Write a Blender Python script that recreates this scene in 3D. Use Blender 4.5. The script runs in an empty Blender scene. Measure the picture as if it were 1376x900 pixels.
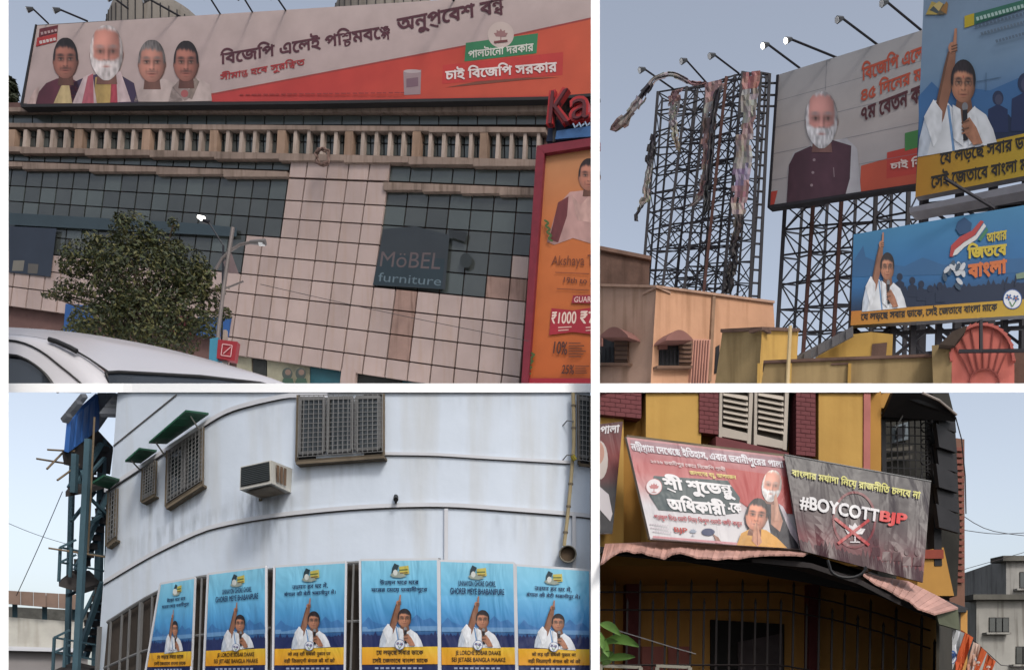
import bpy, math, random
from mathutils import Vector
from mathutils.geometry import tessellate_polygon, delaunay_2d_cdt
random.seed(7)
R = math.radians
sc = bpy.context.scene
C = sc.collection
# ------------------------------------------------------------------ camera
W, H = 1376.0, 900.0
F, CX, HY, CZ = 1191.0, 800.0, 940.0, 1.6        # focal length in px, principal column, horizon row, eye height
cd = bpy.data.cameras.new('camera'); cam = bpy.data.objects.new('camera', cd); C.objects.link(cam)
sc.camera = cam
cam.location = (0, 0, CZ); cam.rotation_euler = (R(90), 0, 0)
cd.sensor_width = 36; cd.lens = F / W * 36
cd.shift_x = (W/2 - CX) / W; cd.shift_y = (HY - H/2) / W
cd.clip_start = 0.1; cd.clip_end = 6000
# ------------------------------------------------------------------ sky, sun, exposure
SUN_EL, SUN_AZ = 44, 148                      # azimuth clockwise from +Y: behind the camera, to the right
w = bpy.data.worlds.new('World'); sc.world = w; w.use_nodes = True
nt = w.node_tree; bg = nt.nodes['Background']
sky = nt.nodes.new('ShaderNodeTexSky'); sky.sky_type = 'NISHITA'; sky.sun_disc = False
sky.sun_elevation = R(SUN_EL); sky.sun_rotation = R(SUN_AZ)
sky.air_density = 1.0; sky.dust_density = 3.2; sky.ozone_density = 1.0
hz = nt.nodes.new('ShaderNodeHueSaturation'); hz.inputs['Saturation'].default_value = .52      # hazy city air
nt.links.new(sky.outputs[0], hz.inputs['Color']); nt.links.new(hz.outputs[0], bg.inputs[0]); bg.inputs[1].default_value = 0.143
sl = bpy.data.lights.new('sun', 'SUN'); sl.energy = 1.4; sl.angle = R(12); sl.color = (1, .95, .88)
so = bpy.data.objects.new('sun', sl); C.objects.link(so); so.location = (20, -30, 40)
a, e = R(SUN_AZ), R(SUN_EL)
so.rotation_euler = Vector((math.sin(a)*math.cos(e), math.cos(a)*math.cos(e), math.sin(e))).to_track_quat('Z', 'Y').to_euler()
vs = sc.view_settings; vs.view_transform = 'Standard'; vs.look = 'None'; vs.gamma = 1; vs.exposure = 0.55; vs.use_curve_mapping = False
GAIN = 0.66
# ------------------------------------------------------------------ helpers
def lin(c, g=None):
    g = GAIN if g is None else g
    o = []
    for v in c[:3]:
        v /= 255.0
        o.append((v/12.92 if v <= .04045 else ((v+.055)/1.055)**2.4) * g)
    return o
def P(px, py, D): return Vector((D*(px-CX)/F, D, CZ + D*(HY-py)/F))
MATS = {}
def mat(name, rgb, rough=.8, var=.18, scale=2.0, bump=.0, metal=0, rnd=0.0, spec=.3, streak=0.0, g=None):
    if name in MATS: return MATS[name]
    m = bpy.data.materials.new(name); m.use_nodes = True; n = m.node_tree; b = n.nodes['Principled BSDF']
    c = lin(rgb, g)
    tc = n.nodes.new('ShaderNodeTexCoord'); mp = n.nodes.new('ShaderNodeMapping'); n.links.new(tc.outputs['Object'], mp.inputs[0])
    ns = n.nodes.new('ShaderNodeTexNoise'); ns.inputs['Scale'].default_value = scale; ns.inputs['Detail'].default_value = 7; ns.inputs['Roughness'].default_value = .65
    n.links.new(mp.outputs[0], ns.inputs['Vector'])
    rp = n.nodes.new('ShaderNodeValToRGB'); rp.color_ramp.elements[0].position = .3; rp.color_ramp.elements[1].position = .7
    rp.color_ramp.elements[0].color = [v*(1-var) for v in c]+[1]; rp.color_ramp.elements[1].color = [min(1, v*(1+var*.6)) for v in c]+[1]
    n.links.new(ns.outputs[0], rp.inputs[0]); last = rp.outputs[0]
    if streak:
        mp2 = n.nodes.new('ShaderNodeMapping'); mp2.inputs['Scale'].default_value = (3.2, 3.2, .28); n.links.new(tc.outputs['Object'], mp2.inputs[0])
        n2 = n.nodes.new('ShaderNodeTexNoise'); n2.inputs['Scale'].default_value = 1.3; n2.inputs['Detail'].default_value = 5; n.links.new(mp2.outputs[0], n2.inputs['Vector'])
        r2 = n.nodes.new('ShaderNodeValToRGB'); r2.color_ramp.elements[0].position = .50; r2.color_ramp.elements[1].position = .74
        r2.color_ramp.elements[0].color = (1, 1, 1, 1); s = 1-streak; r2.color_ramp.elements[1].color = (s, s*.95, s*.88, 1)
        n.links.new(n2.outputs[0], r2.inputs[0])
        mx = n.nodes.new('ShaderNodeMix'); mx.data_type = 'RGBA'; mx.blend_type = 'MULTIPLY'; mx.inputs[0].default_value = 1
        n.links.new(last, mx.inputs[6]); n.links.new(r2.outputs[0], mx.inputs[7]); last = mx.outputs[2]
    if rnd:
        oi = n.nodes.new('ShaderNodeObjectInfo'); mr = n.nodes.new('ShaderNodeMapRange'); mr.inputs[3].default_value = 1-rnd; mr.inputs[4].default_value = 1+rnd
        n.links.new(oi.outputs['Random'], mr.inputs[0])
        hs = n.nodes.new('ShaderNodeHueSaturation'); n.links.new(mr.outputs[0], hs.inputs['Value']); n.links.new(last, hs.inputs['Color']); last = hs.outputs[0]
    n.links.new(last, b.inputs['Base Color'])
    b.inputs['Roughness'].default_value = rough; b.inputs['Metallic'].default_value = metal
    b.inputs['Specular IOR Level'].default_value = spec
    if bump:
        bp = n.nodes.new('ShaderNodeBump'); bp.inputs['Strength'].default_value = bump; bp.inputs['Distance'].default_value = .02
        n3 = n.nodes.new('ShaderNodeTexNoise'); n3.inputs['Scale'].default_value = scale*9; n3.inputs['Detail'].default_value = 6
        n.links.new(tc.outputs['Object'], n3.inputs['Vector']); n.links.new(n3.outputs[0], bp.inputs['Height']); n.links.new(bp.outputs[0], b.inputs['Normal'])
    MATS[name] = m; return m
def print_mat(name, rough=.6, fade=.1, g=1.0, fold=0.0):
    if name in MATS: return MATS[name]
    m = bpy.data.materials.new(name); m.use_nodes = True; n = m.node_tree; b = n.nodes['Principled BSDF']
    at = n.nodes.new('ShaderNodeAttribute'); at.attribute_name = 'ink'
    tc = n.nodes.new('ShaderNodeTexCoord'); ns = n.nodes.new('ShaderNodeTexNoise'); ns.inputs['Scale'].default_value = .9; ns.inputs['Detail'].default_value = 6
    n.links.new(tc.outputs['Object'], ns.inputs['Vector'])
    mr = n.nodes.new('ShaderNodeMapRange'); mr.inputs[1].default_value = .3; mr.inputs[2].default_value = .7; mr.inputs[3].default_value = g*(1-fade); mr.inputs[4].default_value = g*(1+fade*.5)
    n.links.new(ns.outputs[0], mr.inputs[0])
    hs = n.nodes.new('ShaderNodeHueSaturation'); n.links.new(at.outputs['Color'], hs.inputs['Color']); n.links.new(mr.outputs[0], hs.inputs['Value'])
    n.links.new(hs.outputs[0], b.inputs['Base Color']); b.inputs['Roughness'].default_value = rough; b.inputs['Specular IOR Level'].default_value = .3
    if fold:
        mp = n.nodes.new('ShaderNodeMapping'); mp.inputs['Rotation'].default_value = (0, R(35), 0); mp.inputs['Scale'].default_value = (1, 1, .35)
        n.links.new(tc.outputs['Object'], mp.inputs[0])
        n3 = n.nodes.new('ShaderNodeTexNoise'); n3.inputs['Scale'].default_value = 3.5; n3.inputs['Detail'].default_value = 3; n3.inputs['Distortion'].default_value = .6
        n.links.new(mp.outputs[0], n3.inputs['Vector'])
        bp = n.nodes.new('ShaderNodeBump'); bp.inputs['Strength'].default_value = fold; bp.inputs['Distance'].default_value = .12
        n.links.new(n3.outputs[0], bp.inputs['Height']); n.links.new(bp.outputs[0], b.inputs['Normal'])
    MATS[name] = m; return m
class MB:
    def __init__(s): s.v, s.f, s.c = [], [], []
    def face(s, pts, col=None):
        i = len(s.v); s.v += [tuple(p) for p in pts]; s.f.append(tuple(range(i, i+len(pts)))); s.c.append(col)
    def prism(s, front, back):
        i = len(s.v); n = len(front); s.v += [tuple(p) for p in front] + [tuple(p) for p in back]
        s.f.append(tuple(range(i, i+n))); s.f.append(tuple(range(i+2*n-1, i+n-1, -1)))
        for k in range(n): s.f.append((i+k, i+n+k, i+n+(k+1) % n, i+(k+1) % n))
    def box(s, a, b):
        (x0, y0, z0), (x1, y1, z1) = a, b
        s.prism([(x0, y0, z0), (x1, y0, z0), (x1, y0, z1), (x0, y0, z1)], [(x0, y1, z0), (x1, y1, z0), (x1, y1, z1), (x0, y1, z1)])
    def beam(s, p, q, wd, n=4, w2=None):
        p, q = Vector(p), Vector(q); d = (q-p)
        if d.length < 1e-6: return
        d.normalize(); u = d.cross(Vector((0, 0, 1)))
        if u.length < .05: u = d.cross(Vector((0, 1, 0)))
        u.normalize(); v = d.cross(u); w2 = wd if w2 is None else w2; off = math.pi/4 if n == 4 else 0
        k = wd/2*(1.414 if n == 4 else 1); k2 = w2/2*(1.414 if n == 4 else 1)
        r = [math.cos(2*math.pi*j/n+off)*u + math.sin(2*math.pi*j/n+off)*v for j in range(n)]
        s.prism([p+k*x for x in r], [q+k2*x for x in r])
    def tube(s, pts, wd, n=6):
        for a_, b_ in zip(pts, pts[1:]): s.beam(a_, b_, wd, n)
    def grid(s, rows, closed=False):
        i = len(s.v); m = len(rows[0])
        for r in rows: s.v += [tuple(p) for p in r]
        for y in range(len(rows)-1):
            for x in range(m-1):
                a_ = i+y*m+x; s.f.append((a_, a_+1, a_+m+1, a_+m))
    def build(s, name, m, parent=None, smooth=False):
        me = bpy.data.meshes.new(name); me.from_pydata(s.v, [], s.f); 
        if isinstance(m, (list, tuple)):
            for x in m: me.materials.append(x)
        else: me.materials.append(m)
        if any(c is not None for c in s.c):
            at = me.color_attributes.new('ink', 'FLOAT_COLOR', 'CORNER'); k = 0; data = []
            for f, c in zip(s.f, s.c):
                for j in range(len(f)):
                    cc = c[j] if (c and isinstance(c[0], (list, tuple))) else c
                    data += list(cc or (1, 1, 1))[:3]+[1.0]
            at.data.foreach_set('color', data)
        if smooth: me.polygons.foreach_set('use_smooth', [True]*len(me.polygons))
        me.update()
        o = bpy.data.objects.new(name, me); C.objects.link(o)
        if parent: o.parent = parent
        return o
def tag(o, label, cat, group=None):
    o['label'] = label; o['category'] = cat
    if group: o['group'] = group
    return o
def struct(o): o['kind'] = 'structure'; return o
def thing(name, label, cat, group=None):
    o = bpy.data.objects.new(name, None); C.objects.link(o); o.empty_display_size = .2
    return tag(o, label, cat, group)
def setbase(root, loc):
    """put the Empty at the base of its thing without moving the parts"""
    loc = Vector(loc); root.location = loc
    for ch in root.children: ch.location = ch.location - loc
class Plane:
    def __init__(s, A, B, Cc):
        s.p = Vector(A); n = (Vector(B)-s.p).cross(Vector(Cc)-s.p).normalized()
        if n.dot(Vector((0, 0, CZ))-s.p) < 0: n = -n
        s.n = n; s.dz = .00004*s.p.y
    def at(s, px, py, off=0.0):
        o = Vector((0, 0, CZ)); d = P(px, py, 1)-o; return o + d*((s.p+s.n*off-o).dot(s.n)/d.dot(s.n))
def vplane(x0, D0, x1, D1, y=300): return Plane(P(x0, y, D0), P(x0, y-200, D0), P(x1, y, D1))
class Curve:
    """an upright surface whose distance follows a function of the picture column; points keep the row"""
    def __init__(s, fn, dz=.004): s.fn = fn; s.dz = dz; s.n = Vector((0, -1, 0))
    def at(s, px, py, off=0.0): return P(px, py, s.fn(px, py)-off)
def slab(mb, S, pts, t, off=0.0):
    f = [S.at(x, y, off) for x, y in pts]; mb.prism(f, [p - S.n*t for p in f])
def slab_obj(name, S, pts, t, m, parent=None, off=0.0):
    b = MB(); slab(b, S, pts, t, off); return b.build(name, m, parent)
def bil(q, u, v):
    (a, b, c, d) = q
    x = (a[0]*(1-u)+b[0]*u)*(1-v)+(d[0]*(1-u)+c[0]*u)*v; y = (a[1]*(1-u)+b[1]*u)*(1-v)+(d[1]*(1-u)+c[1]*u)*v
    return x, y
def lerp(tab, x):
    if x <= tab[0][0]: return tab[0][1]
    for (a_, b_), (c_, d_) in zip(tab, tab[1:]):
        if x <= c_: return b_+(d_-b_)*(x-a_)/(c_-a_)
    return tab[-1][1]
def dense(pts, n=26):
    L = [0]
    for a_, c_ in zip(pts, pts[1:]): L.append(L[-1]+math.dist(a_[:2], c_[:2]))
    o = []
    for k in range(n):
        s_ = L[-1]*k/(n-1); i = max(j for j in range(len(L)) if L[j] <= s_+1e-9); i = min(i, len(pts)-2); t_ = (s_-L[i])/(L[i+1]-L[i])
        q0, q1 = pts[max(i-1, 0)], pts[i]; q2, q3 = pts[i+1], pts[min(i+2, len(pts)-1)]
        o.append(tuple(.5*(2*b_+(c_-a_)*t_+(2*a_-5*b_+4*c_-d_)*t_*t_+(3*b_-a_-3*c_+d_)*t_**3) for a_, b_, c_, d_ in zip(q0, q1, q2, q3)))
    return o
# ------------------------------------------------------------------ lettering: outlines of glyphs as real shapes
GC = {}
def _splines(body):
    c = bpy.data.curves.new('glyph_source', 'FONT'); c.body = body
    o = bpy.data.objects.new('glyph_source', c); C.objects.link(o)
    dg = bpy.context.evaluated_depsgraph_get(); k = o.evaluated_get(dg).to_curve(dg)
    out = []
    for sp in k.splines:
        pts = []
        if sp.type == 'BEZIER':
            bp = sp.bezier_points; n = len(bp)
            for i in range(n):
                p0, p1 = bp[i], bp[(i+1) % n]; a0, a1, a2, a3 = p0.co, p0.handle_right, p1.handle_left, p1.co
                straight = (a1-a0).cross(a3-a0).length < 1e-5 and (a2-a0).cross(a3-a0).length < 1e-5
                for j in range(1 if straight else 3):
                    t = j/3; q = a0*(1-t)**3+a1*3*t*(1-t)**2+a2*3*t*t*(1-t)+a3*t**3; pts.append((q.x, q.y))
        else: pts = [(p.co.x, p.co.y) for p in sp.points]
        cl = []
        for p in pts:
            if not cl or (abs(p[0]-cl[-1][0])+abs(p[1]-cl[-1][1])) > 1e-4: cl.append(p)
        if len(cl) > 2: out.append(cl)
    o.evaluated_get(dg).to_curve_clear(); bpy.data.objects.remove(o); bpy.data.curves.remove(c)
    return out
def area(p): return sum(p[i-1][0]*p[i][1]-p[i][0]*p[i-1][1] for i in range(len(p)))/2
def inside(q, p):
    r = False
    for i in range(len(p)):
        (x0, y0), (x1, y1) = p[i-1], p[i]
        if (y0 > q[1]) != (y1 > q[1]) and q[0] < (x1-x0)*(q[1]-y0)/(y1-y0)+x0: r = not r
    return r
def glyph(ch):
    if ch in GC: return GC[ch]
    if ch == ' ': GC[ch] = ([], .28); return GC[ch]
    s1, s2 = _splines(ch), _splines(ch+ch)
    mx = lambda s: max([p[0] for q in s for p in q] or [0])
    adv = mx(s2)-mx(s1); shapes = []
    if s1:
        ar = [area(p) for p in s1]; sg = 1 if max(ar, key=abs) > 0 else -1
        outs = [[p, []] for p, a_ in zip(s1, ar) if a_*sg > 0]
        for p, a_ in zip(s1, ar):
            if a_*sg <= 0:
                best = [o for o in outs if inside(p[0], o[0])]
                if best: min(best, key=lambda o: abs(area(o[0])))[1].append(p)
        shapes = [(o, h, sg) for o, h in outs]
    GC[ch] = (shapes, adv); return GC[ch]
def fatten(p, b, sg):
    n = len(p); o = []
    for i in range(n):
        x0, y0 = p[i-1]; x1, y1 = p[(i+1) % n]; dx, dy = x1-x0, y1-y0; l = math.hypot(dx, dy) or 1
        o.append((p[i][0]+dy/l*b*sg, p[i][1]-dx/l*b*sg))
    return o
GT = {}
def glyph_tris(ch, bold):
    key = (ch, bold)
    if key in GT: return GT[key]
    loops = []
    for o, hs, sg in glyph(ch)[0]: loops += [fatten(q, bold, sg) for q in [o]+hs]
    vs_, es = [], []
    for l in loops:
        i = len(vs_); vs_ += [Vector(q) for q in l]; es += [(i+k, i+(k+1) % len(l)) for k in range(len(l))]
    if not vs_: GT[key] = ([], []); return GT[key]
    r = delaunay_2d_cdt(vs_, es, [], 0, 1e-5); pv, tr = [(q.x, q.y) for q in r[0]], []
    for f in r[2]:
        cx, cy = sum(pv[k][0] for k in f)/3, sum(pv[k][1] for k in f)/3; wn = 0
        for l in loops:
            for k in range(len(l)):
                (x0, y0), (x1, y1) = l[k-1], l[k]
                if (y0 > cy) != (y1 > cy) and cx < (x1-x0)*(cy-y0)/(y1-y0)+x0: wn += 1 if y1 > y0 else -1
        if wn: tr.append(tuple(f))
    GT[key] = (pv, tr); return GT[key]
PRE, VIR = 'িেৈि', '্्'
SPLIT = {'ো': ('ে', 'া'), 'ৌ': ('ে', 'ৗ')}
def shape_text(s):
    """order and stack the letters of a line: list of (char, x, y, sx, sy) and the width; head is the line height"""
    out, x, i, n = [], 0.0, 0, len(s); top = .62
    cons = lambda c: 'ক' <= c <= 'হ' or c in 'ড়ঢ়য়' or 'क' <= c <= 'ह' or c in '\u09dc\u09dd\u09df'
    while i < n:
        c = s[i]
        if not cons(c):
            out.append((c, x, 0, 1, 1)); x += glyph(c)[1]; i += 1; continue
        cl = [c]; i += 1
        while i+1 < n and s[i] in VIR and cons(s[i+1]): cl.append(s[i+1]); i += 2
        post = []
        while i < n and (s[i] in 'ািীুূৃেৈোৌ়ঁ' or s[i] in 'ािीुूृेैोौंँ़'):
            v = s[i]; i += 1
            if v in SPLIT: v, q = SPLIT[v]; post.append(q)
            if v in PRE: out.append((v, x, 0, 1, 1)); x += glyph(v)[1]
            else: post.append(v)
        reph = len(cl) > 1 and cl[0] in 'র'
        if reph: cl = cl[1:]
        x0 = x
        if len(cl) > 1 and cl[1] == 'র': out.append((cl[0], x, 0, 1, 1)); a_ = glyph(cl[0])[1]; out.append(('~r', x+a_*.5, 0, 1, 1)); x += a_
        elif len(cl) > 1 and cl[1] == 'য': out.append((cl[0], x, 0, 1, 1)); x += glyph(cl[0])[1]; out.append(('য', x, -.08, .55, 1)); x += glyph('য')[1]*.55
        elif len(cl) > 1:
            a_ = glyph(cl[0])[1]; b_ = glyph(cl[1])[1]; wd = max(a_*.9, b_*.8)
            out.append((cl[0], x, top*.42, .9, .58)); out.append((cl[1], x+wd*.12, -top*.22, .78, .62)); x += wd
        else: out.append((c if not reph else cl[0], x, 0, 1, 1)); x += glyph(cl[0])[1]
        if reph: out.append(('~e', x-.1, 0, 1, 1))
        for v in post: out.append((v, x, 0, 1, 1)); x += glyph(v)[1]
    return out, x
class Print:
    """flat print on a surface: coloured shapes laid one above the other"""
    def __init__(s, S, pm): s.S, s.pm, s.mb, s.l = S, pm, MB(), .008
    def up(s, k=1): s.l += s.S.dz*k
    def poly(s, pts, col):
        cols = [lin(c) for c in col] if isinstance(col[0], (list, tuple)) else lin(col)
        s.mb.face([s.S.at(x, y, s.l) for x, y in pts], cols); s.up()
    def ell(s, cx, cy, rx, ry, col, n=18, rot=0, a0=0, a1=360):
        k = R(rot); pts = []
        for j in range(n):
            t = R(a0+(a1-a0)*j/(n if a1-a0 == 360 else n-1)); x, y = rx*math.cos(t), ry*math.sin(t)
            pts.append((cx+x*math.cos(k)-y*math.sin(k), cy+x*math.sin(k)+y*math.cos(k)))
        s.poly(pts, col)
    def line(s, pts, wd, col):
        cols = lin(col)
        for (x0, y0), (x1, y1) in zip(pts, pts[1:]):
            l = math.hypot(x1-x0, y1-y0) or 1; nx, ny = -(y1-y0)/l*wd/2, (x1-x0)/l*wd/2
            s.mb.face([s.S.at(x, y, s.l) for x, y in ((x0+nx, y0+ny), (x1+nx, y1+ny), (x1-nx, y1-ny), (x0-nx, y0-ny))], cols); s.up(.15)
        s.up()
    def grad(s, quad, cols, nu=6, nv=10, fn=None):
        """background quad coloured from top to bottom by a list of (v, colour)"""
        cl = [(v, lin(c)) for v, c in cols]
        def cv(v):
            for (a_, ca), (b_, cb) in zip(cl, cl[1:]):
                if v <= b_: t = (v-a_)/(b_-a_); return [x*(1-t)+y*t for x, y in zip(ca, cb)]
            return cl[-1][1]
        for j in range(nv):
            for i in range(nu):
                us = [(i/nu, j/nv), ((i+1)/nu, j/nv), ((i+1)/nu, (j+1)/nv), (i/nu, (j+1)/nv)]
                s.mb.face([s.S.at(*bil(quad, u, v), s.l) for u, v in us], [cv(v) for u, v in us])
        s.up()
    def text(s, body, quad, col, bold=.02):
        """quad: top-left, top-right, bottom-right, bottom-left of the line of letters"""
        gl, wd = shape_text(body); col = lin(col); polys = []
        for ch, x, y, sx, sy in gl:
            if ch == '~r': polys.append(([(x-.26, -.0), (x-.2, .07), (x+.2, -.1), (x+.17, -.19)], [])); continue
            if ch == '~e': polys.append(([(x-.12, .66), (x-.06, .66), (x+.08, .86), (x, .86)], [])); continue
            pv, tr = glyph_tris(ch, bold); polys.append(([(x+a_*sx, y+b_*sy) for a_, b_ in pv], tr))
        polys = [(o, t or [(0, 1, 2, 3)]) for o, t in polys if o]
        if not polys: return
        xs = [p[0] for o, _ in polys for p in o]; ys = [p[1] for o, _ in polys for p in o]
        x0, x1, y0, y1 = min(xs), max(xs), min(ys), max(ys)
        for k, (o, tr) in enumerate(polys):
            w3 = [s.S.at(*bil(quad, (a_-x0)/(x1-x0), 1-(b_-y0)/(y1-y0)), s.l+(k % 3)*s.S.dz*.3) for a_, b_ in o]
            for t in tr: s.mb.face([w3[j] for j in t], col)
        s.up(2)
    def build(s, name, parent): return s.mb.build(name, s.pm, parent)
# ---- printed figures, drawn as flat shapes in a box (x0, y0, x1, y1) of picture coordinates
def _h(x, y): v = math.sin(x*12.9898+y*78.233)*43758.5453; return v-math.floor(v)
def vn(x, y):
    i, j = math.floor(x), math.floor(y); u, v = x-i, y-j; u, v = u*u*(3-2*u), v*v*(3-2*v)
    return (_h(i, j)*(1-u)+_h(i+1, j)*u)*(1-v)+(_h(i, j+1)*(1-u)+_h(i+1, j+1)*u)*v
def sstep(a_, b_, x): t = min(1, max(0, (x-a_)/(b_-a_))); return t*t*(3-2*t)
def photo_head(p, cx, cy, rx, ry, sk, hair, beard=None, bald=0.0, tilt=0, glasses=False, moustache=None, woman=False, seed=0):
    """a printed photograph of a head: a fine mesh whose colours draw the face"""
    k = R(tilt); ck, sk_ = math.cos(k), math.sin(k); nx, ny = 30, 44; yb = 1.28 if beard else 1.06; yt = -1.2
    mix = lambda a_, b_, t: [u*(1-t)+v*t for u, v in zip(a_, b_)]
    G = lambda x, y, a_, b_, c, d: math.exp(-((x-a_)/c)**2-((y-b_)/d)**2)
    def wid(y):
        if y < 0: w_ = 1.03*math.sqrt(max(0, 1-(y/-yt)**2)**.9)
        else: w_ = (1.03-.27*y*y)*math.sqrt(max(0, 1-(y/(yb+.01))**4))
        return w_
    def colour(x, y, s_):
        ny_ = y/1.15; nz = math.sqrt(max(.02, 1-min(1, (x*.93)**2+ny_**2*.6)))
        sh = .50+.62*nz-.16*x-.10*ny_; c = [v*sh for v in sk]; c = mix(c, (190, 90, 70), .10*(G(x, y, -.5, .3, .25, .2)+G(x, y, .5, .3, .25, .2)))
        dk = [v*.34 for v in sk]; hr = hair
        for e_ in (-1, 1):
            c = mix(c, dk, .58*G(x, y, e_*.40, -.04, .27, .13)); c = mix(c, dk, .35*G(x, y, e_*.16, -.02, .09, .16))
            c = mix(c, hr if not beard else mix(hr, dk, .35), .98*G(x, y-.06*abs(abs(x)-.4), e_*.42, -.25, .27, .065))
            c = mix(c, (214, 200, 190), .62*G(x, y, e_*.40, -.01, .14, .045)); c = mix(c, (24, 16, 16), .95*G(x, y, e_*.40+.02, -.015, .065, .06)); c = mix(c, (26, 18, 18), .75*G(x, y, e_*.41, -.075, .19, .025))
            c = mix(c, dk, .35*G(x, y, e_*.40, .085, .17, .03)); c = mix(c, dk, .62*G(x, y, e_*.13, .36, .075, .035)); c = mix(c, dk, .26*G(x, y+abs(x)*-.2, e_*.42, .42, .06, .16))
        c = mix(c, [min(255, v*1.25) for v in sk], .42*G(x, y, -.04, .12, .08, .22)); c = mix(c, [min(255, v*1.3) for v in sk], .5*G(x, y, -.03, .27, .09, .07)); c = mix(c, dk, .36*G(x, y, .15, .18, .07, .2)); c = mix(c, dk, .42*G(x, y, 0, .41, .2, .03))
        c = mix(c, [min(255, v*1.22) for v in sk], .3*G(x, y, -.25, -.5, .4, .18))
        if moustache: c = mix(c, moustache, .82*G(x, y-.14*x*x, 0, .49, .40, .058))
        c = mix(c, (126, 58, 54), .72*G(x, y, 0, .63, .27, .04)); c = mix(c, (60, 26, 26), .7*G(x, y, 0, .62, .25, .016)); c = mix(c, (176, 104, 92), .45*G(x, y, 0, .70, .19, .045)); c = mix(c, dk, .3*G(x, y, 0, .79, .2, .035))
        if beard:
            m = max(sstep(.30, .46, y+.10*abs(x)*0+.36*max(0, abs(x)-.45)), sstep(.72, .9, abs(x))*sstep(-.25, .05, y)); m = max(m, .95*G(x, y-.10*x*x, 0, .48, .40, .075)); m *= 1-.9*G(x, y, 0, .645, .22, .05)
            t = .58+.24*nz+.42*vn(x*11+seed, y*5)-.14*x-.10*max(0, y-.8); c = mix(c, [min(255, v*t) for v in beard], min(1, m))
        hl = -.70-bald*1.4+(.08 if woman else 0)+.34*abs(x)**3.5+.07*x+.12*(vn(x*9+seed, 3)-.5)
        hm = sstep(hl+.13, hl-.10, y); hm = max(hm, sstep(.80, .93, abs(x)+.12*max(0, -y))*sstep(.16, -.02, y))
        if woman: hm = max(hm, sstep(.80, .92, abs(x))*sstep(.3, .0, y))
        t = .55+.55*nz+.45*(vn(x*14+seed, y*4)-.5)-.15*x; c = mix(c, [min(255, v*t*1.15) for v in hair], hm)
        if woman: c = mix(c, dk, .5*G(x, y, .05, -.95, .03, .2)*0); c = mix(c, (150, 36, 40), .9*G(x, y, 0, -.33, .05, .05))
        if glasses:
            for e_ in (-1, 1):
                d = math.sqrt(((x-e_*.41)/.30)**2+((y+.0)/.19)**2); c = mix(c, (52, 42, 44), .5*math.exp(-((d-1)/.13)**2))
            c = mix(c, (40, 32, 34), .7*G(x, y, 0, -.03, .1, .025))
        return [max(0, v) for v in c]
    rows = []
    for j in range(ny+1):
        y = yt+(yb-yt)*j/ny; y = yt+(yb-yt)*(.5-.5*math.cos(math.pi*(.04+.92*j/ny)))/1.0; w_ = wid(y); row = []
        for i in range(nx+1):
            x = w_*(-1+2*i/nx); X_ = (cx+x*rx*ck-y*ry*sk_, cy+x*rx*sk_+y*ry*ck); row.append((p.S.at(*X_, p.l), lin(colour(x, y, 0))))
        rows.append(row)
    for j in range(ny):
        for i in range(nx):
            q = (rows[j][i], rows[j][i+1], rows[j+1][i+1], rows[j+1][i]); p.mb.face([v[0] for v in q], [v[1] for v in q])
    p.up(2)
def cloth(p, pts, col, amp=.30, depth=None):
    """garment print: the outline cut into small triangles whose colours carry folds"""
    xs = [q[0] for q in pts]; ys = [q[1] for q in pts]; sz = max(max(xs)-min(xs), max(ys)-min(ys)); k = 7.0/sz
    def cf(x, y):
        u, v = (x-min(xs))*k, (y-min(ys))*k; f = vn(u*1.7+.5*v, v*.55+3)*.6+vn(u*3.4-v, v*1.2+9)*.4; e_ = 1-.22*abs((x-min(xs))/(max(xs)-min(xs)+.01)*2-1.15)
        return [min(1, c_*(1-amp+amp*1.5*f)*e_*1.08) for c_ in lin(col)]
    def sub(a_, b_, c_, d):
        L = max(math.dist(a_, b_), math.dist(b_, c_), math.dist(c_, a_))
        if d == 0 or L < sz*.06: p.mb.face([p.S.at(*q, p.l) for q in (a_, b_, c_)], [cf(*q) for q in (a_, b_, c_)]); return
        m = lambda u, v: ((u[0]+v[0])/2, (u[1]+v[1])/2); ab, bc, ca = m(a_, b_), m(b_, c_), m(c_, a_)
        for t in ((a_, ab, ca), (ab, b_, bc), (ca, bc, c_), (ab, bc, ca)): sub(*t, d-1)
    for t in tessellate_polygon([[Vector((x, y, 0)) for x, y in pts]]): sub(*[pts[i] for i in t], 4)
    p.up()
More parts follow.
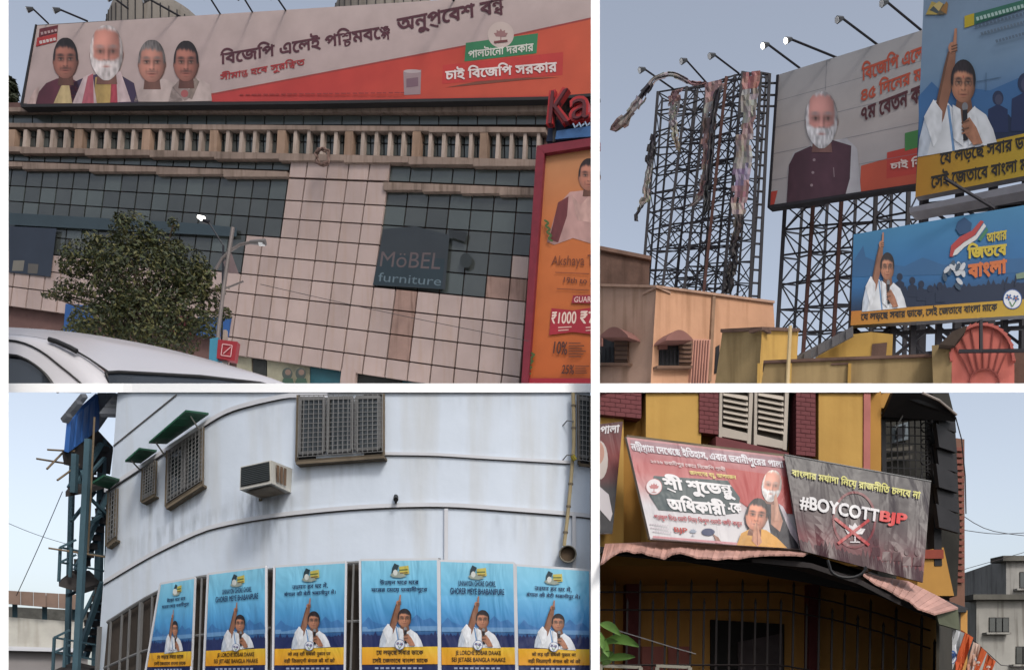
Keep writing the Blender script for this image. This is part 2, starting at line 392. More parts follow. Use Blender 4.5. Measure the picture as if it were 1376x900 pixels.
def fig_raised(p, box, shear=0, sk=(176, 124, 98)):
    x0, y0, x1, y1 = box; w_, h_ = x1-x0, y1-y0
    X = lambda a_, b_: (x0+a_*w_, y0+b_*h_+shear*(a_-.5)*w_)
    pg = lambda pts, c, am=.3: cloth(p, [X(*q) for q in pts], c, am)
    wh, wh2, bl = (232, 236, 242), (200, 210, 224), (120, 160, 205)
    pg([(0, 1), (.02, .86), (.1, .66), (.2, .56), (.36, .58), (.5, .7), (.72, .67), (.86, .75), (.95, .88), (1, 1)], wh)
    pg([(.0, 1), (.02, .86), (.1, .66), (.16, .6), (.2, .8), (.12, 1)], wh2)
    pg([(.37, .62), (.4, .62), (.47, 1), (.44, 1)], bl); pg([(.66, .76), (.72, .7), (.8, 1), (.72, 1)], wh2)
    pg([(.18, .76), (.24, .56), (.33, .3), (.38, .18), (.48, .18), (.47, .3), (.42, .5), (.33, .72), (.26, .82)], tuple(int(v*.86) for v in sk), .4)
    pg([(.18, .76), (.24, .56), (.33, .3), (.38, .18), (.405, .18), (.355, .32), (.275, .56), (.22, .78)], tuple(int(v*.62) for v in sk), .2)
    pg([(.08, .68), (.2, .55), (.31, .66), (.3, .84), (.2, .94)], wh)
    p.ell(*X(.44, .155), .055*w_, .048*h_, sk); pg([(.44, .14), (.465, .0), (.495, .0), (.49, .15)], sk, .1)
    for k in range(3): p.line([X(.425, .145+k*.022), X(.50, .135+k*.024)], .018*w_, tuple(int(v*.6) for v in sk))
    pg([(.5, .56), (.66, .56), (.7, .72), (.58, .8), (.46, .7)], tuple(int(v*.7) for v in sk), .2)
    p.ell(*X(.575, .43), .156*w_, .165*h_, (36, 32, 36), n=28)
    photo_head(p, *X(.575, .458), .146*w_, .152*h_, sk, (40, 34, 38), glasses=True, woman=True)
    pg([(.44, .62), (.54, .67), (.58, .98), (.45, .9)], wh); pg([(.72, .66), (.62, .72), (.64, .98), (.8, .9)], wh)
    p.ell(*X(.595, .655), .038*w_, .036*h_, (128, 130, 136)); pg([(.565, .68), (.625, .68), (.63, .93), (.575, .93)], (36, 34, 40), .2)
    pg([(.56, .79), (.65, .745), (.74, .84), (.82, .98), (.7, .98), (.6, .88)], sk, .35)
    for k in range(4): p.line([X(.553, .785+k*.028), X(.648, .772+k*.03)], .022*w_, tuple(int(v*(.95 if k % 2 else .62)) for v in sk))
def fig_head(p, cx, cy, rx, ry, sk, hair, beard=None, bald=.0, tilt=0, glasses=False, shade=None, moustache=None):
    sh = tuple(int(v*.72) for v in sk); k = R(tilt)
    def X(a_, b_): return (cx+a_*rx*math.cos(k)-b_*ry*math.sin(k), cy+a_*rx*math.sin(k)+b_*ry*math.cos(k))
    cloth(p, [X(*q) for q in [(-.5, .6), (.55, .6), (.7, 1.4), (-.65, 1.4)]], sh, .2)
    p.ell(*X(.99, .12), .11*rx, .2*ry, sh, rot=tilt); p.ell(*X(-.99, .12), .09*rx, .18*ry, sh, rot=tilt)
    photo_head(p, cx, cy, rx*1.02, ry*.97, tuple(min(255, int(v*1.12)) for v in sk), hair, beard, bald, tilt, glasses, moustache, seed=cx)
def lotus(p, cx, cy, r, col, bgc=None):
    if bgc: p.ell(cx, cy, r*1.05, r*1.05, col, n=24); p.ell(cx, cy, r*.97, r*.97, bgc, n=24); col = col
    for a_ in (-62, -32, 0, 32, 62):
        t = R(a_); L = r*.72; wd = r*.2; by = cy+r*.25
        tip = (cx+math.sin(t)*L, by-math.cos(t)*L); mid = (cx+math.sin(t)*L*.55, by-math.cos(t)*L*.55); nx, ny = math.cos(t)*wd, math.sin(t)*wd
        p.poly([(cx, by), (mid[0]-nx, mid[1]-ny), tip, (mid[0]+nx, mid[1]+ny)], col)
    p.line([(cx, cy+r*.25), (cx, cy+r*.72)], r*.09, col); p.line([(cx-r*.3, cy+r*.72), (cx+r*.3, cy+r*.72)], r*.08, col)
def twin_flower(p, cx, cy, r):
    p.ell(cx, cy, r, r*1.05, (60, 92, 150), n=24); p.ell(cx, cy, r*.9, r*.95, (226, 228, 232), n=24)
    for dx, dy, s_ in ((-.38, -.2, .36), (.35, -.1, .36)):
        for j in range(5):
            t = R(72*j+20); p.ell(cx+(dx+math.cos(t)*s_*.6)*r, cy+(dy+math.sin(t)*s_*.6)*r, .16*r, .1*r, (70, 104, 160), n=8, rot=72*j+20)
        p.ell(cx+dx*r, cy+dy*r, .1*r, .1*r, (200, 120, 60), n=8)
    p.line([(cx-.3*r, cy+.2*r), (cx-.05*r, cy+.75*r)], .1*r, (70, 130, 80)); p.line([(cx+.3*r, cy+.25*r), (cx, cy+.75*r)], .1*r, (70, 130, 80))
def crowd(p, x0, x1, y0, y1, base, col, n=40, amp=.5, slope=0, seed=1):
    r = random.Random(seed); top = []
    for j in range(n+1):
        x = x0+(x1-x0)*j/n; ya = y0+(y1-y0)*j/n
        top.append((x, ya-(r.random()*amp if j % 2 else 0)))
    p.poly(top+[(x1, base[1]), (x0, base[0])], col)
print('helpers ok')
# ================================================================== setting
M_white = mat('white_paint', (246, 247, 248), .75, .02, 1.0, g=.90)
M_ground = mat('asphalt', (82, 80, 78), .95, .3, .8)
b = MB(); b.face([(-2500, -2500, 0), (2500, -2500, 0), (2500, 3000, 0), (-2500, 3000, 0)]); struct(b.build('ground', M_ground))
def wd_(px, py=0): return 9.0+((550-px)/400)**2*.9 if px < 550 else 9.0+((px-550)/250)**2*.25
EDGE = [(-140, 9.84)]+[(x, wd_(x)-.03) for x in range(170, 800, 20)]+[(800, 9.2), (812, 9.32), (1180, 9.95), (1186, 10.5), (1290, 11.5), (1500, 11.5)]
def gutter_slab(x0, x1, dn, df):  # added slab; its white front edge stands in for the horizontal panel gutter
    """one bay of the deck: its top lies on the line of sight of row 515"""
    xs = [x0+(x1-x0)*k/80 for k in range(81)]; b = MB(); th = .1
    ft = [P(x, 515, dn(x)) for x in xs]; fb = [P(x, 527, dn(x)) if dn(x) < 12 else P(x, 515, dn(x))-Vector((0, 0, th)) for x in xs]
    bt = [P(x, 515, df(x)) for x in xs]; bb = [p-Vector((0, 0, th)) for p in bt]
    b.grid([bt, ft, fb, bb, bt]); struct(b.build('gutter_deck', M_white))
gutter_slab(-140, 800, lambda x: lerp(EDGE, x), lambda x: 13.2 if x < 420 else lerp(EDGE, x)+.5)
gutter_slab(800, 1500, lambda x: lerp(EDGE, x), lambda x: lerp(EDGE, x)+.4)
gutter_slab(-140, 800, lambda x: 23, lambda x: 56); gutter_slab(800, 1262, lambda x: 15.6, lambda x: 37); gutter_slab(1262, 1500, lambda x: 15.6, lambda x: 26)
# added uprights standing in for the centre panel gutter and left margin, beside the deck
def upright(x0, x1, d0, d1, label):
    b = MB(); dn = lambda p_: Vector((p_.x, p_.y, 0))
    b.prism([P(x0, -60, d0), P(x1, -60, d0), dn(P(x1, 0, d0)), dn(P(x0, 0, d0))], [P(x0, -60, d1), P(x1, -60, d1), dn(P(x1, 0, d1)), dn(P(x0, 0, d1))])
    return tag(b.build('panel_gutter', M_white), label, 'wall')
upright(794, 806, 8.80, 9.3, 'slim white panel gutter between the mall and the hoarding towers')
upright(-60, 11.5, 9.0, 9.2, 'white panel margin beside the white car and the steel stair')
# ================================================================== UPPER LEFT: mall
FA = vplane(12, 52, 800, 42)
mall = thing('shopping_mall', 'pink tiled shopping mall with dark glass bands below a long billboard', 'building')
def slope(y): return (y-150)*.00044
def lean(x): return lerp([(0, .13), (500, .14), (714, .08), (800, .07)], x)
def gp(xc, y0):
    y = y0
    for _ in range(4): x = xc-lean(xc)*(y-300); y = y0+slope(y0)*(x-400)
    return (x, y)
def cellq(x0, x1, y0, y1, gx=.9, gy=.9): return [gp(x0+gx, y0+gy), gp(x1-gx, y0+gy), gp(x1-gx, y1-gy), gp(x0+gx, y1-gy)]
M_joint = mat('tile_joint', (104, 78, 74), .9, .3, .5)
M_tile = mat('pink_tile', (174, 154, 148), .5, .16, .3, .08, rnd=.09, spec=.45, streak=.07)
M_tiled = mat('stained_tile', (150, 122, 112), .7, .3, .6, rnd=.1, streak=.45)
M_pane = mat('dark_glass', (66, 70, 69), .14, .25, .25, rnd=.12, spec=.6)
M_pane2 = mat('teal_glass', (78, 85, 84), .18, .2, .3, rnd=.1, spec=.6)
M_mull = mat('dark_mullion', (40, 38, 40), .6, .2)
M_ledge = mat('dirty_ledge', (142, 124, 114), .9, .35, .5, .2, streak=.5)
M_fin = mat('beige_fin', (176, 160, 150), .8, .2, .8, rnd=.14, streak=.3)
M_pil = mat('brown_pilaster', (154, 128, 110), .85, .25, .7, rnd=.1, streak=.35)
M_dark = mat('dark_opening', (28, 28, 32), .6, .2)
# core wall behind the pieces
f = [FA.at(*q, -.35) for q in [(-60, 139), (805, 128), (805, 521), (-60, 521)]]
b = MB(); b.prism(f, [FA.at(*q, -9) for q in [(-60, 139), (803, 128), (803, 521), (-60, 521)]]); b.build('wall', M_joint, mall)
def wall_piece(name, pts, t, off, m):
    pts = [(x_, min(y_, 521)) for x_, y_ in pts]
    if abs(sum(pts[k-1][0]*pts[k][1]-pts[k][0]*pts[k-1][1] for k in range(len(pts)))) < 12: return
    return slab_obj(name, FA, pts, t, m, mall, off)
hb = lambda y, x: y+slope(y)*(x-400)
def band(name, x0, x1, y0, y1, off, m, t=.4, step=None):
    step = step or (x1-x0)
    x = x0
    while x < x1-1:
        xe = min(x+step, x1)
        wall_piece(name, [(x, hb(y0, x)), (xe-.4, hb(y0, xe)), (xe-.4, hb(y1, xe)), (x, hb(y1, xe)+0)], t, off, m); x = xe
band('ledge', -60, 738, 143, 150, .12, M_ledge, .5, 114)
x = -60
while x < 735: wall_piece('pane', [(x+.7, 151), (x+25.2, 151), (x+24.7, 167.5), (x+.2, 167.5)], .1, -.2, M_pane2); x += 26
band('ledge', -60, 733, 168.5, 174, .14, M_ledge, .6, 159)
# colonnade: dark windows behind upright fins
wall_piece('recess', [(-60, 174), (733, 175), (727, 216), (-60, 207)], .1, -.33, M_dark)
x = -60
while x < 722:
    for k, (ya, yb) in enumerate(((176, 190), (191.5, 206))):
        wall_piece('pane', [(x+1, hb(ya, x)+.5), (x+8, hb(ya, x)+.5), (x+8, hb(yb, x)), (x+1, hb(yb, x))], .08, -.22, M_pane if (x//9) % 3 else M_pane2)
    x += 9
for i, x in enumerate(range(-40, 722, 18)):
    xx = x*1.0+(x/700)*6
    if i % 5 == 3: wall_piece('pilaster', [(xx-4, 174), (xx+6.5, 174), (xx+4.5, 207+slope(207)*(xx-400)), (xx-6, 207+slope(207)*(xx-400))], .5, .12, M_pil)
    else: wall_piece('fin', [(xx-.2, 174), (xx+4, 174), (xx+1.8, 207+slope(207)*(xx-400)), (xx-2.4, 207+slope(207)*(xx-400))], .45, .06, M_fin)
band('ledge', -60, 727, 206.5, 214, .16, M_ledge, .6, 87)
COLS = [7-21, 7, 28, 49, 70, 91, 112, 134, 156, 178, 200, 222, 244, 266, 288, 310, 333, 356, 379, 402, 430, 458, 486, 514, 543, 572, 601, 631, 661, 692, 715]
ROWS = [240, 270, 295, 321, 348, 375, 402, 433, 465, 490, 522]
band('ledge', -60, 386, 231, 238, .12, M_ledge, .5, 90)
band('ledge', 515, 724, 240, 248, .12, M_ledge, .5, 52)
for x0, x1 in zip(COLS, COLS[1:]):
    if x0 < 375: wall_piece('pane', cellq(x0, x1, 215, 230), .08, -.15, M_pane2)
    elif x0 >= 510: wall_piece('pane', cellq(x0, x1, 219, 239), .08, -.15, M_pane2)
    else: wall_piece('tile', cellq(x0, x1, 215, 239), .12, .0, M_tile)
rr = random.Random(3)
for (y0, y1) in zip(ROWS, ROWS[1:]):
    for x0, x1 in zip(COLS, COLS[1:]):
        xm = (x0+x1)/2; glass = False
        if xm < 380: glass = y1 <= 321 or (xm < 340 and y1 <= 375)
        if xm > 514: glass = y1 <= 321 or (y1 <= 348 and xm < 695) or (y1 <= 375 and xm < 665) or (y1 <= 402 and xm < 0)
        if y0 >= 480 and 330 < xm: continue
        if xm < 310 and y0 >= 460: continue
        if glass:
            ya = 249 if (y0 == 240 and xm > 510) else y0
            wall_piece('pane', cellq(x0, x1, ya, y1), .08, -.12, M_pane if rr.random() < .8 else M_pane2)
        else:
            st = y0 in (375, 402, 433) and 540 < xm < 575 or (y0 == 348 and xm > 660)
            wall_piece('tile', cellq(x0, x1, y0, y1, .95, .95), .12, .0+rr.uniform(-.01, .01), M_tiled if st else M_tile)
# shop fronts at street level
M_teal = mat('teal_panel', (38, 82, 92), .5, .2); M_cream = mat('cream_panel', (152, 148, 128), .7, .2); M_shopd = mat('shop_shutter', (44, 46, 44), .6, .3, 2)
yb = lambda x: 488+.132*(x-400)
for x0, x1, m in ((318, 338, M_cream), (340, 358, M_shopd), (359, 416, M_cream), (417, 458, M_teal), (480, 540, M_shopd), (541, 594, M_teal), (612, 700, M_shopd)):
    wall_piece('shop_front', [(x0, yb(x0)+1), (x1, yb(x1)+1), (x1, 521), (x0, 521)], .1, -.25, m)
for x0, x1 in ((459, 478), (595, 611)): wall_piece('pillar', [(x0, yb(x0)), (x1, yb(x1)), (x1-3, 521), (x0-3, 521)], .4, .02, M_tile)
PM = print_mat('printed_vinyl', .55, .10, 1.0)
PMf = print_mat('printed_flex', .5, .06, 1.0, .35)
FAo = Plane(FA.p+FA.n*.02, FA.p+FA.n*.02+Vector((0, 0, 1)), FA.p+FA.n*.02+FA.n.cross(Vector((0, 0, 1))))
p = Print(FAo, PM)
for cx in (386, 404): p.ell(cx, 502, 7, 8, (66, 74, 70)); p.ell(cx+1, 500, 4, 4, (120, 100, 90)); p.poly([(cx-9, 518), (cx-5, 508), (cx+7, 508), (cx+10, 518)], (60, 84, 70))
p.build('shop_window_print', mall)
# furniture sign on the glass
p = Print(FAo, PM); p.l = .04
p.poly([(515, 308), (558, 304), (604, 316), (598, 389), (501, 383)], (48, 54, 60)); p.poly([(513, 340), (598, 348), (594, 388), (501, 382)], (38, 52, 60))
p.text('MöBEL', [(513, 338), (594, 340), (591, 362), (510, 358)], (92, 80, 82), .0)
p.text('furniture', [(509, 366), (594, 372), (592, 384), (508, 378)], (96, 112, 122), .0)
p.poly([(602, 308), (628, 312), (625, 325), (604, 318)], (40, 44, 48)); p.ell(626, 350, 8, 10, (44, 50, 52))
p.build('window_sign', mall)
p = Print(FAo, PM); p.l = .04
p.poly([(12, 286), (262, 300), (318, 306), (318, 318), (12, 302)], (52, 66, 74)); p.poly([(12, 304), (76, 307), (68, 372), (12, 366)], (44, 52, 66))
p.text('AIR', [(91, 320), (126, 322), (120, 338), (88, 336)], (96, 98, 94), .0)
p.poly([(18, 350), (33, 350), (31, 364), (16, 364)], (120, 116, 108)); p.poly([(38, 354), (52, 355), (50, 368), (37, 367)], (90, 86, 82))
p.build('window_sign', mall)
for pts, m in (([(88, 408), (126, 411), (120, 448), (85, 446)], mat('blue_panel', (44, 84, 142), .5, .15)), ([(266, 426), (310, 427), (306, 452), (264, 450)], MATS['blue_panel']), ([(224, 424), (262, 426), (258, 450), (222, 448)], mat('maroon_panel', (96, 34, 42), .6, .2))):
    wall_piece('shop_board', pts, .1, .08, m)
setbase(mall, FA.at(400, 515))
# tangle of cable on the ledge
b = MB(); rr = random.Random(5)
for j in range(5):
    b.tube([FA.at(433+math.cos(t*.55+j)*(9+j)*.8+rr.uniform(-2, 2), 211+math.sin(t*.55+j)*(10+j)*.9+rr.uniform(-2, 2), .7+rr.uniform(0, .3)) for t in range(9)], .09, 5)
tag(b.build('cable_coil', mat('old_cable', (120, 96, 88), .8, .3)), 'tangled coil of old cable hanging from the mall ledge', 'cable')
# roof drums behind the billboard
M_drum = mat('concrete_drum', (128, 122, 116), .9, .2, .3, .1, streak=.3)
def drum(cx, rx, top, D, label):
    t = thing('roof_drum', label, 'roof structure'); c0 = P(cx, 60, D); r_ = rx/F*D; zt = P(cx, top, D+rx/F*D*.7).z; rows = []
    for z, k in ((zt-6, 1.0), (zt-1.3, 1.0), (zt-.55, .93), (zt-.15, .75), (zt, .45), (zt+.02, .01)):
        rows.append([(c0.x+math.cos(2*math.pi*j/40)*r_*k, c0.y+r_+math.sin(2*math.pi*j/40)*r_*k, z) for j in range(41)])
    b = MB(); b.grid(rows); b.build('shell', M_drum, t, True)
    for j in range(20, 40):
        t_ = 2*math.pi*j/40; b = MB(); b.beam((c0.x+math.cos(t_)*r_*1.005, c0.y+r_+math.sin(t_)*r_*1.005, zt-6), (c0.x+math.cos(t_)*r_*1.005, c0.y+r_+math.sin(t_)*r_*1.005, zt-1.3), .06); b.build('seam', M_mull, t)
    setbase(t, (c0.x, c0.y+r_, zt-6))
drum(182, 66, 9, 60, 'low round concrete drum with seams above the printed portraits')
drum(505, 78, -3, 60, 'wide round concrete drum above the long line of dark lettering')
# long billboard
BB = Plane(FA.p+FA.n*.45, FA.p+FA.n*.45+Vector((0, 0, 1)), FA.p+FA.n*.45+FA.n.cross(Vector((0, 0, 1))))
bill = thing('long_billboard', 'long white and red political billboard with four portraits along mall roof', 'billboard')
q = [(47, 34), (250, 22), (400, 14), (803, -14), (803, 125), (735, 130), (400, 136), (28, 140)]
slab_obj('panel', BB, q, .25, mat('billboard_back', (120, 112, 110), .7, .1), bill)
b = MB()
for (x0, y0), (x1, y1) in zip(q[4:], q[5:]): slab(b, BB, [(x0, y0), (x1, y1), (x1, y1+4), (x0, y0+4)], .5, .1)
slab(b, BB, [(47, 33), (49, 33), (30, 141), (27, 141)], .3, .06); b.build('frame', M_mull, bill)
for x in (60, 180, 300, 420, 540, 660, 770):
    b = MB(); b.beam(BB.at(x, 60, -.5), BB.at(x-6, 150, -.5), .18); b.build('post', M_mull, bill)
p = Print(BB, PM); p.l = .005
p.grad([(49, 35), (803, -13), (803, 125), (29, 139)], [(0, (186, 168, 165)), (.5, (180, 160, 158)), (1, (172, 154, 152))], 10, 3); p.build('printed_sheet', bill)
p = Print(BB, PM); p.l = .012
p.poly([(284, 137), (284, 127), (400, 105), (625, 62), (803, 23), (803, 125), (735, 130), (400, 136)], [(176, 62, 60)]*2+[(182, 62, 56), (186, 68, 54), (196, 88, 60), (194, 86, 58), (184, 64, 54), (178, 60, 56)])
p.line([(284, 127), (400, 105), (625, 62), (803, 23)], 2.2, (150, 60, 56))
p.poly([(595, 88), (757, 70), (756, 101), (594, 113)], (186, 58, 54)); p.poly([(626, 58), (723, 45), (721, 72), (624, 83)], (54, 122, 84))
p.poly([(598, 118), (640, 110), (700, 105), (752, 104), (700, 108), (640, 114)], (120, 70, 56)); p.build('red_wedge', bill)
p = Print(BB, PM); p.l = .022
p.text('বিজেপি এলেই পশ্চিমবঙ্গে', [(296, 66), (523, 27), (525, 53), (296, 90)], (86, 46, 56), .028)
p.text('অনুপ্রবেশ বন্ধ', [(533, 24), (676, -4), (678, 24), (533, 50)], (86, 46, 56), .028)
p.text('সীমান্ত হবে সুরক্ষিত', [(296, 97), (409, 76), (410, 91), (295, 112)], (160, 52, 54), .024)
p.text('পালটানো দরকার', [(629, 65), (717, 54), (717, 69), (629, 79)], (206, 206, 196), .024)
p.text('চাই বিজেপি সরকার', [(598, 91), (748, 78), (749, 98), (598, 109)], (222, 206, 204), .03)
for j in range(28): p.line([(322+j*8, 127.5-j*.1), (322+j*8+5+(j*7) % 3, 127.5-j*.1)], 1.6, (140, 52, 50))
p.build('lettering', bill)
p = Print(BB, PM); p.l = .022; p.ell(673, 47, 17.5, 17.5, (196, 178, 172), n=28); lotus(p, 673, 46, 15, (150, 110, 110)); p.line([(664, 57), (682, 55)], 3, (110, 60, 62)); p.build('flower_emblem', bill)
p = Print(BB, PM); p.l = .022
p.poly([(542, 97), (566, 94), (565, 127), (543, 128)], (150, 128, 132)); p.ell(554, 96, 12, 2.5, (176, 160, 162)); p.poly([(546, 106), (562, 104), (562, 116), (546, 118)], (120, 92, 104)); p.build('printed_can', bill)
p = Print(BB, PM); p.l = .022
p.poly([(53, 39), (78, 34), (77, 44), (52, 50)], (104, 44, 52)); p.poly([(50, 51), (77, 45), (76, 56), (48, 63)], (170, 56, 56))
for j in range(5): p.line([(55+j*4.6, 45.5-j), (58+j*4.6, 44.8-j)], 3.5, (180, 150, 150)); p.line([(53+j*4.6, 57.5-j), (56.4+j*4.6, 56.6-j)], 4, (206, 190, 188))
p.build('corner_mark', bill)
# four printed portraits
def portrait(nm, parent, S, pm, fn, l=.03):
    p = Print(S, pm); p.l = l; fn(p); p.build('portrait', parent)
def man1(p):
    cloth(p, [(48, 140), (52, 124), (62, 112), (76, 106), (92, 104), (104, 110), (112, 140)], (92, 44, 58)); cloth(p, [(72, 139), (82, 116), (92, 108), (97, 139)], (190, 168, 124)); cloth(p, [(36, 140), (46, 122), (52, 116), (48, 140)], (190, 164, 160))
    fig_head(p, 88, 80, 16, 25, (140, 92, 80), (38, 32, 34), moustache=(60, 42, 40))
def man3(p):
    cloth(p, [(180, 137), (185, 122), (196, 113), (220, 106), (238, 112), (246, 137)], (190, 172, 168))
    fig_head(p, 204, 84, 17.5, 26, (158, 110, 98), (104, 98, 98), moustache=(110, 84, 78))
def man4(p):
    cloth(p, [(226, 137), (232, 116), (246, 107), (268, 106), (282, 114), (285, 136)], (192, 174, 170)); cloth(p, [(232, 118), (242, 106), (250, 112), (258, 130), (248, 136)], (150, 132, 128)); cloth(p, [(262, 104), (268, 110), (258, 134), (250, 130)], (140, 124, 116)); p.ell(248, 126, 5, 5, (160, 90, 90))
    fig_head(p, 250, 84, 16, 25, (140, 92, 82), (40, 34, 36), moustache=(58, 42, 42))
def man2(p):
    cloth(p, [(90, 140), (96, 112), (114, 104), (138, 98), (160, 100), (180, 112), (186, 138)], (66, 52, 78)); cloth(p, [(126, 139), (128, 104), (154, 102), (160, 138)], (176, 148, 92))
    cloth(p, [(97, 140), (112, 104), (124, 98), (130, 139)], (196, 174, 176)); cloth(p, [(110, 139), (118, 103), (125, 99), (126, 139)], (178, 96, 108)); cloth(p, [(148, 138), (150, 98), (162, 96), (176, 137)], (196, 174, 176)); cloth(p, [(148, 138), (150, 99), (156, 98), (158, 138)], (168, 66, 80))
    fig_head(p, 143, 70, 21, 31, (168, 116, 104), (188, 178, 178), (206, 196, 196), bald=.24)
for fn in (man1, man3, man4, man2): portrait('', bill, BB, PM, fn)
setbase(bill, BB.at(400, 136))
# floodlights on arms
M_arm = mat('lamp_arm', (44, 44, 50), .5, .2, metal=.4); M_head = mat('lamp_housing', (60, 62, 66), .5, .2); M_lens = mat('lamp_lens', (228, 230, 232), .2, .02)
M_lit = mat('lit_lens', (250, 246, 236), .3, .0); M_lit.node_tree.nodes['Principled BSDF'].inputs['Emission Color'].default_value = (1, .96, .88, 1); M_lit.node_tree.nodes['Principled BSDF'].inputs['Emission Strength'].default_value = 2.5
def floodlight(S, h, base, size, label, group, out=1.2, lens=False, wd=.1):
    t = thing('floodlight', label, 'floodlight', group)
    a_, c_ = S.at(*base, -.1), S.at(*h, out); b = MB(); b.beam(a_, c_, wd, 6); b.build('arm', M_arm, t)
    d = (c_-a_).normalized(); b = MB(); u = Vector((-.72, -.3, -.42)).normalized(); s_ = size
    b.beam(c_-u*.1*s_, c_+u*.75*s_, .35*s_, 6, .75*s_); b.build('head', M_head, t)
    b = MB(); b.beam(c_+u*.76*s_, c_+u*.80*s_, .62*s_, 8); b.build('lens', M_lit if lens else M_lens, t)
    setbase(t, a_); return t
for h, ba, nm in (((44, 12), (65, 32), 'corner mark of the long billboard'), ((80, 13), (118, 29), 'bearded portrait on the long billboard'), ((152, -3), (172, 12), 'low drum behind the billboard portraits'), ((200, -1), (243, 23), 'last of the four billboard portraits'), ((280, -6), (297, 21), 'start of the dark billboard lettering'), ((326, -5), (340, 18), 'first word of the dark billboard lettering'), ((370, -6), (385, 16), 'second word of the dark billboard lettering'), ((590, -12), (612, 2), 'middle of the upper billboard lettering'), ((650, -14), (664, -2), 'round flower emblem of the long billboard')):
    floodlight(BB, h, ba, .42, 'dark floodlight on an arm above the '+nm, 'floodlights above the long billboard')
# red rimmed letters, upright orange poster
KA = Plane(FA.p+FA.n*1.8, FA.p+FA.n*1.8+Vector((0, 0, 1)), FA.p+FA.n*1.8+FA.n.cross(Vector((0, 0, 1))))
sg = thing('letter_sign', 'large red rimmed letters Ka on a dark rack over orange poster', 'sign')
slab_obj('back_board', KA, [(738, 163), (803, 152), (803, 187), (734, 190)], .3, mat('navy_board', (44, 56, 84), .6, .2), sg, -.5)
slab_obj('blue_strip', KA, [(748, 176), (803, 168), (803, 183), (746, 187)], .1, mat('blue_strip', (60, 100, 150), .5, .2), sg, -.15)
for off, bd, c, m in ((.0, .05, None, mat('letter_rim', (176, 46, 48), .4, .15)), (.12, -.012, None, mat('letter_face', (92, 38, 44), .5, .2))):
    for ch, quad in (('K', [(740, 122), (766, 118), (764, 163), (736, 166)]), ('a', [(768, 133), (792, 130), (791, 158), (767, 161)])):
        b = MB()
        gx = [pt[0] for o, hs, s_ in glyph(ch)[0] for pt in o]; gy = [pt[1] for o, hs, s_ in glyph(ch)[0] for pt in o]; x0, x1, y0, y1 = min(gx), max(gx), min(gy), max(gy)
        mp = lambda pt: bil(quad, (pt[0]-x0)/(x1-x0), 1-(pt[1]-y0)/(y1-y0))
        pv, tr = glyph_tris(ch, bd); w3 = [KA.at(*mp(pt), off) for pt in pv]
        for t in tr: b.face([w3[j] for j in t])
        for o, hs, s_ in glyph(ch)[0]:
            for l in [fatten(q, bd, s_) for q in [o]+hs]:
                for k in range(len(l)): q0, q1 = KA.at(*mp(l[k-1]), off), KA.at(*mp(l[k]), off); b.face([q0, q1, q1-KA.n*.3, q0-KA.n*.3])
        b.build('letter', m, sg)
for x in (745, 775): b = MB(); b.beam(KA.at(x, 155, -.4), KA.at(x, 192, -.4), .15); b.build('post', M_mull, sg)
p = Print(KA, PM); p.l = .12
for j in range(6): p.line([(770+j*4, 166-j*.6+(j % 2)*5), (773+j*4, 172-j*.6-(j % 2)*4)], 2, (140, 160, 186))
p.build('neon_mark', sg); setbase(sg, KA.at(765, 187, -.3))
OP = Plane(FA.p+FA.n*1.5, FA.p+FA.n*1.5+Vector((0, 0, 1)), FA.p+FA.n*1.5+FA.n.cross(Vector((0, 0, 1))))
op = thing('framed_poster', 'tall orange jewellery offer poster in a maroon frame on mall corner', 'poster')
b = MB(); slab(b, OP, [(721, 196), (803, 184), (803, 195), (731, 206)], .5, .25); slab(b, OP, [(721, 197), (731.5, 205), (709, 521), (700, 521)], .5, .25); b.build('frame', mat('maroon_frame', (122, 36, 50), .5, .2), op)
slab_obj('panel', OP, [(728, 203), (803, 192), (803, 521), (704, 521)], .2, mat('poster_back', (150, 90, 50), .7, .1), op)
p = Print(OP, PM); p.grad([(731, 206), (803, 195), (803, 521), (708, 521)], [(0, (182, 128, 88)), (.35, (192, 108, 56)), (1, (186, 92, 40))], 2, 8); p.build('printed_sheet', op)
p = Print(OP, PM); p.l = .022
cloth(p, [(735, 325), (750, 275), (766, 258), (784, 256), (800, 262), (803, 330), (770, 320), (745, 329)], (186, 146, 140)); cloth(p, [(738, 322), (750, 272), (764, 264), (762, 290), (750, 326)], (110, 52, 56))
cloth(p, [(768, 262), (780, 276), (796, 258), (800, 300), (776, 296)], (196, 158, 150)); fig_head(p, 792, 236, 14, 20, (150, 100, 84), (40, 28, 30)); p.build('portrait', op)
p = Print(OP, PM); p.l = .06
p.text('Akshaya T', [(742, 344), (797, 342), (797, 362), (740, 360)], (112, 58, 40), .0); p.text('19th to 20', [(758, 372), (803, 374), (803, 382), (757, 380)], (96, 52, 44), .01)
p.line([(746, 366), (792, 368)], 1, (120, 64, 44)); p.line([(748, 388), (792, 390)], 1, (120, 64, 44))
p.poly([(770, 397), (803, 396), (803, 408), (768, 407)], (150, 40, 60)); p.text('GUARA', [(772, 398.5), (800, 398), (800, 406), (771, 406)], (226, 190, 180), .015)
p.poly([(741, 414), (770, 417), (803, 412), (803, 450), (770, 446), (738, 450)], (162, 40, 54)); p.text('₹1000', [(742, 419), (775, 417), (774, 435), (740, 435)], (230, 204, 190), .02); p.text('₹7', [(780, 418), (800, 417), (800, 434), (779, 435)], (230, 204, 190), .02)
for x in (750, 787): p.line([(x, 440), (x+18, 439)], 1.6, (220, 170, 160)); p.line([(x, 444), (x+14, 443)], 1.4, (220, 170, 160))
p.text('10%', [(745, 458), (763, 459), (762, 477), (743, 475)], (74, 44, 40), .02); p.text('25%', [(756, 490), (772, 490), (771, 503), (754, 502)], (74, 44, 40), .02)
